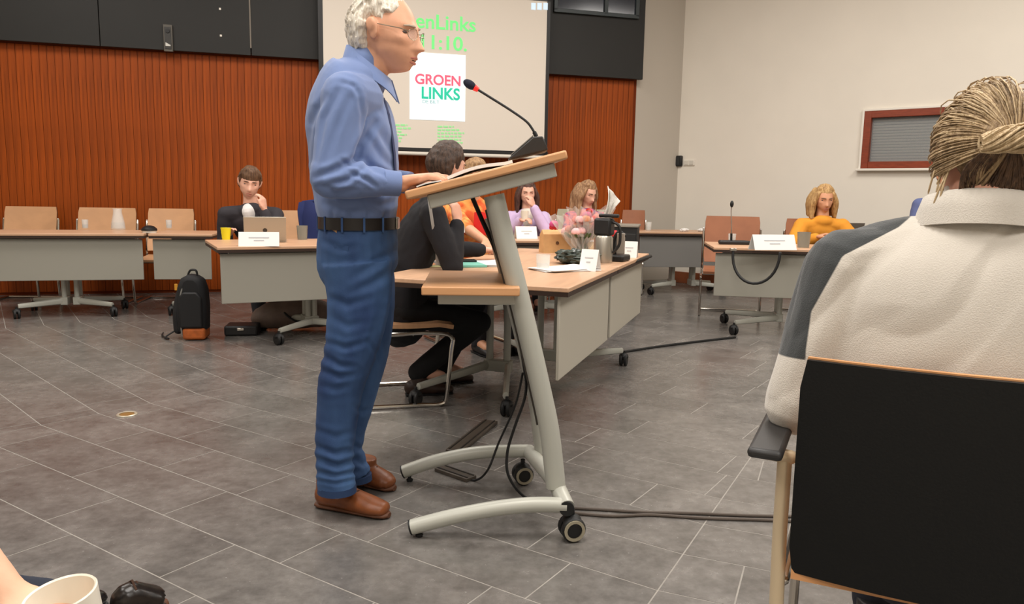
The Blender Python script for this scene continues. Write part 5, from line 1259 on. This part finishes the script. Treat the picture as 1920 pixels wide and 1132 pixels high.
# crumpled bag, kraft bag, vase, pastry box
def crumple(name, label, cat, px, py, r, m, seed, z=.74, amp=.35, fr=14):
    p = G(px, py, z); t = thing(name, label, cat, p); mb = MB(); ds, fs = sphere_dirs(40, 26); vs = []
    for d in ds:
        k = 1 + amp * (abs(nz(d, 2.6, seed)) * 1.6 - .35) + amp * .4 * abs(nz(d, 6, seed)); vs.append(V((d.x * r[0] * k, d.y * r[1] * k, max(.001, r[2] + d.z * r[2] * k))))
    mb.add(vs, fs).build('film', m, t, angle=20); return t
crumple('plastic_bag', 'crumpled dark green plastic bag on beech table', 'bag', 1078, 494, (.12, .10, .042), mat('dark_film', (74, 82, 76), .25, var=.5, vscale=30), 3)
p = G(1040, 473, .74); t = thing('kraft_bag', 'tan kraft paper bag behind the crumpled plastic', 'paper bag', p, rad(15))
MB().add([(-.10, -.06, 0), (.10, -.06, 0), (.10, .06, 0), (-.10, .06, 0), (-.10, -.045, .13), (.10, -.045, .13), (.10, .045, .125), (-.10, .045, .125), (-.098, .0, .16), (.098, .0, .165)],
         [(0, 1, 2, 3), (0, 1, 5, 4), (1, 2, 6, 5), (2, 3, 7, 6), (3, 0, 4, 7), (4, 5, 9, 8), (7, 6, 9, 8), (4, 8, 7), (5, 6, 9)]).build('sleeve', mat('kraft', (206, 164, 112), .75, var=.08, vscale=14), t, flat=True)
MB().lathe([(.0005, 0), (.012, 0), (.012, .002), (.0005, .002)], (.0, -.056, .07), 12, Matrix.Rotation(math.pi / 2 - .12, 3, 'X')).build('seal', mat('seal_brown', (96, 66, 40), .6), t)
p = G(1078, 470, .74); t = thing('glass_vase', 'wide clear glass vase behind the crumpled bag', 'vase', p)
MB().lathe([(.001, 0), (.05, 0), (.06, .02), (.062, .12), (.055, .17), (.052, .17), (.058, .12), (.056, .022), (.001, .006)], n=28).build('wall', mat('milky_glass', (232, 228, 218), .12, alpha=.55), t)
MB().lathe([(.001, .008), (.054, .022), (.056, .08), (.001, .08)], n=28).build('water', mat('water', (225, 230, 228), .02, alpha=.25), t)
slab('pastry_box', 'small cream box between vase and thermos', 'box', 1106, 470, (.12, .10, .07), .3, mat('cream_card', (226, 206, 166), .7), extra=lambda t: MB().box((0, 0, .0705), (.122, .102, .004)).build('lid', M_PAPER, t))
# wrapped bouquet
p = G(1092, 476, .74); t = thing('bouquet', 'pink and orange bouquet wrapped in white cellophane', 'bouquet', p)
rr = random.Random(9); cols = [((232, 120, 110), 'salmon'), ((204, 76, 132), 'magenta'), ((240, 150, 96), 'peach'), ((196, 40, 44), 'crimson'), ((238, 190, 190), 'blush')]
for k in range(26):
    a = rr.uniform(0, 6.28); q = rr.uniform(.02, .19); c = V((q * 1.15 * math.cos(a), q * .6 * math.sin(a), .17 + rr.uniform(0, .12) - .25 * q)); col, nm = cols[k % 5]; mb = MB()
    for i in range(6):
        b = i * 1.047; d = V((math.cos(b), math.sin(b) * .8 - .4, .55)).normalized(); mb.ell(c + d * .02, (.024, .024, .012), d.to_track_quat('Z', 'Y').to_matrix(), 7, 4)
    mb.ell(c + V((0, -.006, .014)), (.016, .016, .014), None, 8, 5); mb.build('flower', mat('petal_' + nm, col, .7), t, angle=80)
lf_ = MB()
for k in range(14):
    a = rr.uniform(0, 6.28); c = V((.12 * math.cos(a), .07 * math.sin(a), .13)); lf_.ell(c, (.035, .012, .005), Matrix.Rotation(a, 3, 'Z') @ Matrix.Rotation(-.7, 3, 'Y'), 8, 4)
tag(lf_.build('leaves', mat('leaf_green', (74, 100, 58), .6), t), kind='stuff')
M_CELLO = mat('cellophane', (240, 236, 230), .12, alpha=.2, spec=.6)
for s, (ax, ht, wd) in enumerate(((-.17, .27, .10), (-.06, .32, .09), (.06, .30, .08), (.15, .33, .07), (.0, .2, .16))):
    R = []
    for k in range(9):
        f = k / 8; wv = wd * (.35 + .8 * f - .45 * f ** 3); R.append([V((ax * f * 1.1 + wv * q + .012 * math.sin(5 * f + 9 * q + s), -.08 * f - .02 + .03 * math.sin(8 * q + 5 * f + s) + .05 * (s == 4), ht * f + .015 * math.sin(11 * q + s))) for q in (-1, -.66, -.33, 0, .33, .66, 1)])
    MB().sheet(R, .002).build('wrap', M_CELLO, t, angle=25)
g = MB(); c0 = V((.135, -.06, .20))
R = []
for k in range(10):
    f = k / 9; R.append([c0 + V((.06 * f + (.045 - .03 * math.sin(f * 3.1)) * q, .03 * math.cos(6 * q + 4 * f), .22 * f - .05 * q * f)) for q in (-1, -.6, -.2, .2, .6, 1)])
MB().sheet(R, .004).build('paper_twist', mat('white_tissue', (240, 238, 232), .5), t, angle=25)
MB().lathe([(.001, 0), (.05, 0), (.035, .06), (.045, .12), (.001, .12)], n=14).build('stems', mat('stem_green', (96, 116, 72), .7), t)
# far table
card('white name card in front of woman in lilac', 966, 1005, 447, .11)
t = slab('tablet', 'dark tablet lying on far table by name card', 'tablet', 940, 445, (.24, .17, .012), .1, M_DARK, extra=lambda t: MB().box((0, 0, .0125), (.22, .15, .001)).build('glass', mat('tablet_glass', (40, 42, 48), .1), t))
tumbler('steel grey tumbler on far table behind lectern column', 886, 447, .12, .04, m=mat('smoky_glass', (150, 148, 136), .15, alpha=.6))
c = at(984, 404, 7.50); t = thing('coffee_cup', 'white cup held by woman in lilac blazer', 'cup', c)
MB().lathe([(.001, -.045), (.03, -.045), (.038, .045), (.035, .045), (.028, -.038), (.001, -.038)], n=20).build('wall', M_CER, t); MB().lathe([(.001, .03), (.034, .03), (.034, .034), (.001, .034)], n=20).build('coffee', mat('coffee', (70, 44, 30), .2), t)
# dark end of a table, built as a standing black cabinet
c = at(1172, 430, 7.35); t = thing('table_end_box', 'black boxed cabinet with pale top near brown chair', 'table_end', (c.x + .03, 7.5, 0), rad(-12))
MB().box((0, 0, .43), (.24, .4, .84)).build('body', mat('table_end_black', (28, 27, 26), .6), t, bevel=.006); MB().box((0, 0, .862), (.26, .42, .022)).build('top', mat('pale_top', (142, 134, 122), .5), t, bevel=.004)
MB().box((0, -.204, .42), (.21, .008, .74)).build('front_plate', mat('table_end_front', (36, 35, 34), .5), t, bevel=.003)
# small white things on the far corner table
for px, lb in ((1283, 'white crumpled tissue at left of far corner table'), (1316, 'white crumpled tissue at right of far corner table')):
    crumple('tissue', lb, 'tissue', px, 434, (.05, .04, .018), M_PAPER, px)
tumbler('small white glass at the wall end of far corner table', 1216, 432, .10, .035)
# ------------------------------------------------------------------ cables and floor strips
def cable(label, pts, r, m=M_RUBBER, grp='cables lying on the floor'):
    t = thing('floor_cable', label, 'cable', (pts[0].x, pts[0].y, pts[0].z), 0, grp); MB().tube(smoothline(pts, 6), r, 8, round_ends=True).build('cord', m, t, world=True); return t
def gz(x, y, r): return G(x, y, r) 
cable('black cable running from centre caster to right hand table', [gz(1165, 660, .009), gz(1230, 650, .009), gz(1300, 641, .009), gz(1378, 632, .009)], .009)
M_BRCAB = mat('brown_cable', (84, 74, 66), .6)
cable('upper of two cables crossing floor right of lectern', [gz(1075, 952, .006), gz(1130, 955, .006), gz(1210, 960, .006), gz(1300, 962, .006), gz(1400, 966, .006), gz(1500, 968, .006)], .006, M_BRCAB)
cable('lower of two cables crossing floor right of lectern', [gz(1080, 962, .006), gz(1150, 967, .006), gz(1220, 965, .006), gz(1320, 971, .006), gz(1420, 974, .006), gz(1500, 977, .006)], .006, M_BRCAB)
t = cable('black cable drooping from lectern shelf to its near foot', [at(944, 505, 2.78), at(962, 580, 2.80), at(983, 690, 2.84), at(985, 740, 2.84), at(965, 800, 2.82), at(951, 850, 2.80), at(955, 895, 2.78), gz(990, 935, .006), gz(1060, 952, .006)], .0055, grp='cables hanging from the lectern')
t = cable('black cable looping from lectern column behind far foot', [at(980, 700, 2.86), at(966, 760, 2.92), at(935, 830, 2.95), at(915, 880, 2.93), gz(892, 900, .006), gz(860, 895, .006)], .0045, grp='cables hanging from the lectern')
t = cable('black flat strap running down lectern column under the desk', [at(884, 366, 2.74), at(905, 415, 2.74), at(930, 470, 2.74), at(947, 518, 2.76)], .008, grp='cables hanging from the lectern')
t = cable('black cable sagging along beech table edge by thermos', [G(1085, 522, .725) + V((.03, -.01, 0)), G(1110, 515, .715) + V((.03, -.01, 0)), G(1150, 500, .70) + V((.035, -.01, 0)), G(1175, 492, .72) + V((.03, -.01, 0)), G(1212, 480, .725) + V((.03, 0, 0))], .012, grp='cables along table edges')
M_STRIP = mat('dark_duct', (72, 64, 56), .45, var=.2, vscale=8)
def strip(label, a, b, w_):
    d = b - a; L = d.length; t = thing('floor_duct', label, 'floor duct', (a + b) / 2, math.atan2(d.y, d.x), 'dark floor duct strips')
    MB().box((0, 0, .008), (L, w_, .016)).build('cover', M_STRIP, t, bevel=.003)
    for s in (-1, 1): MB().box((0, s * w_ * .3, .0175), (L - .01, .006, .003)).build('ridge', mat('duct_ridge', (40, 36, 32), .5), t)
strip('dark floor duct strip behind far lectern foot', G(920, 793), G(850, 850), .075)
strip('dark floor duct strip in front of far lectern foot', G(824, 880), G(884, 901), .06)
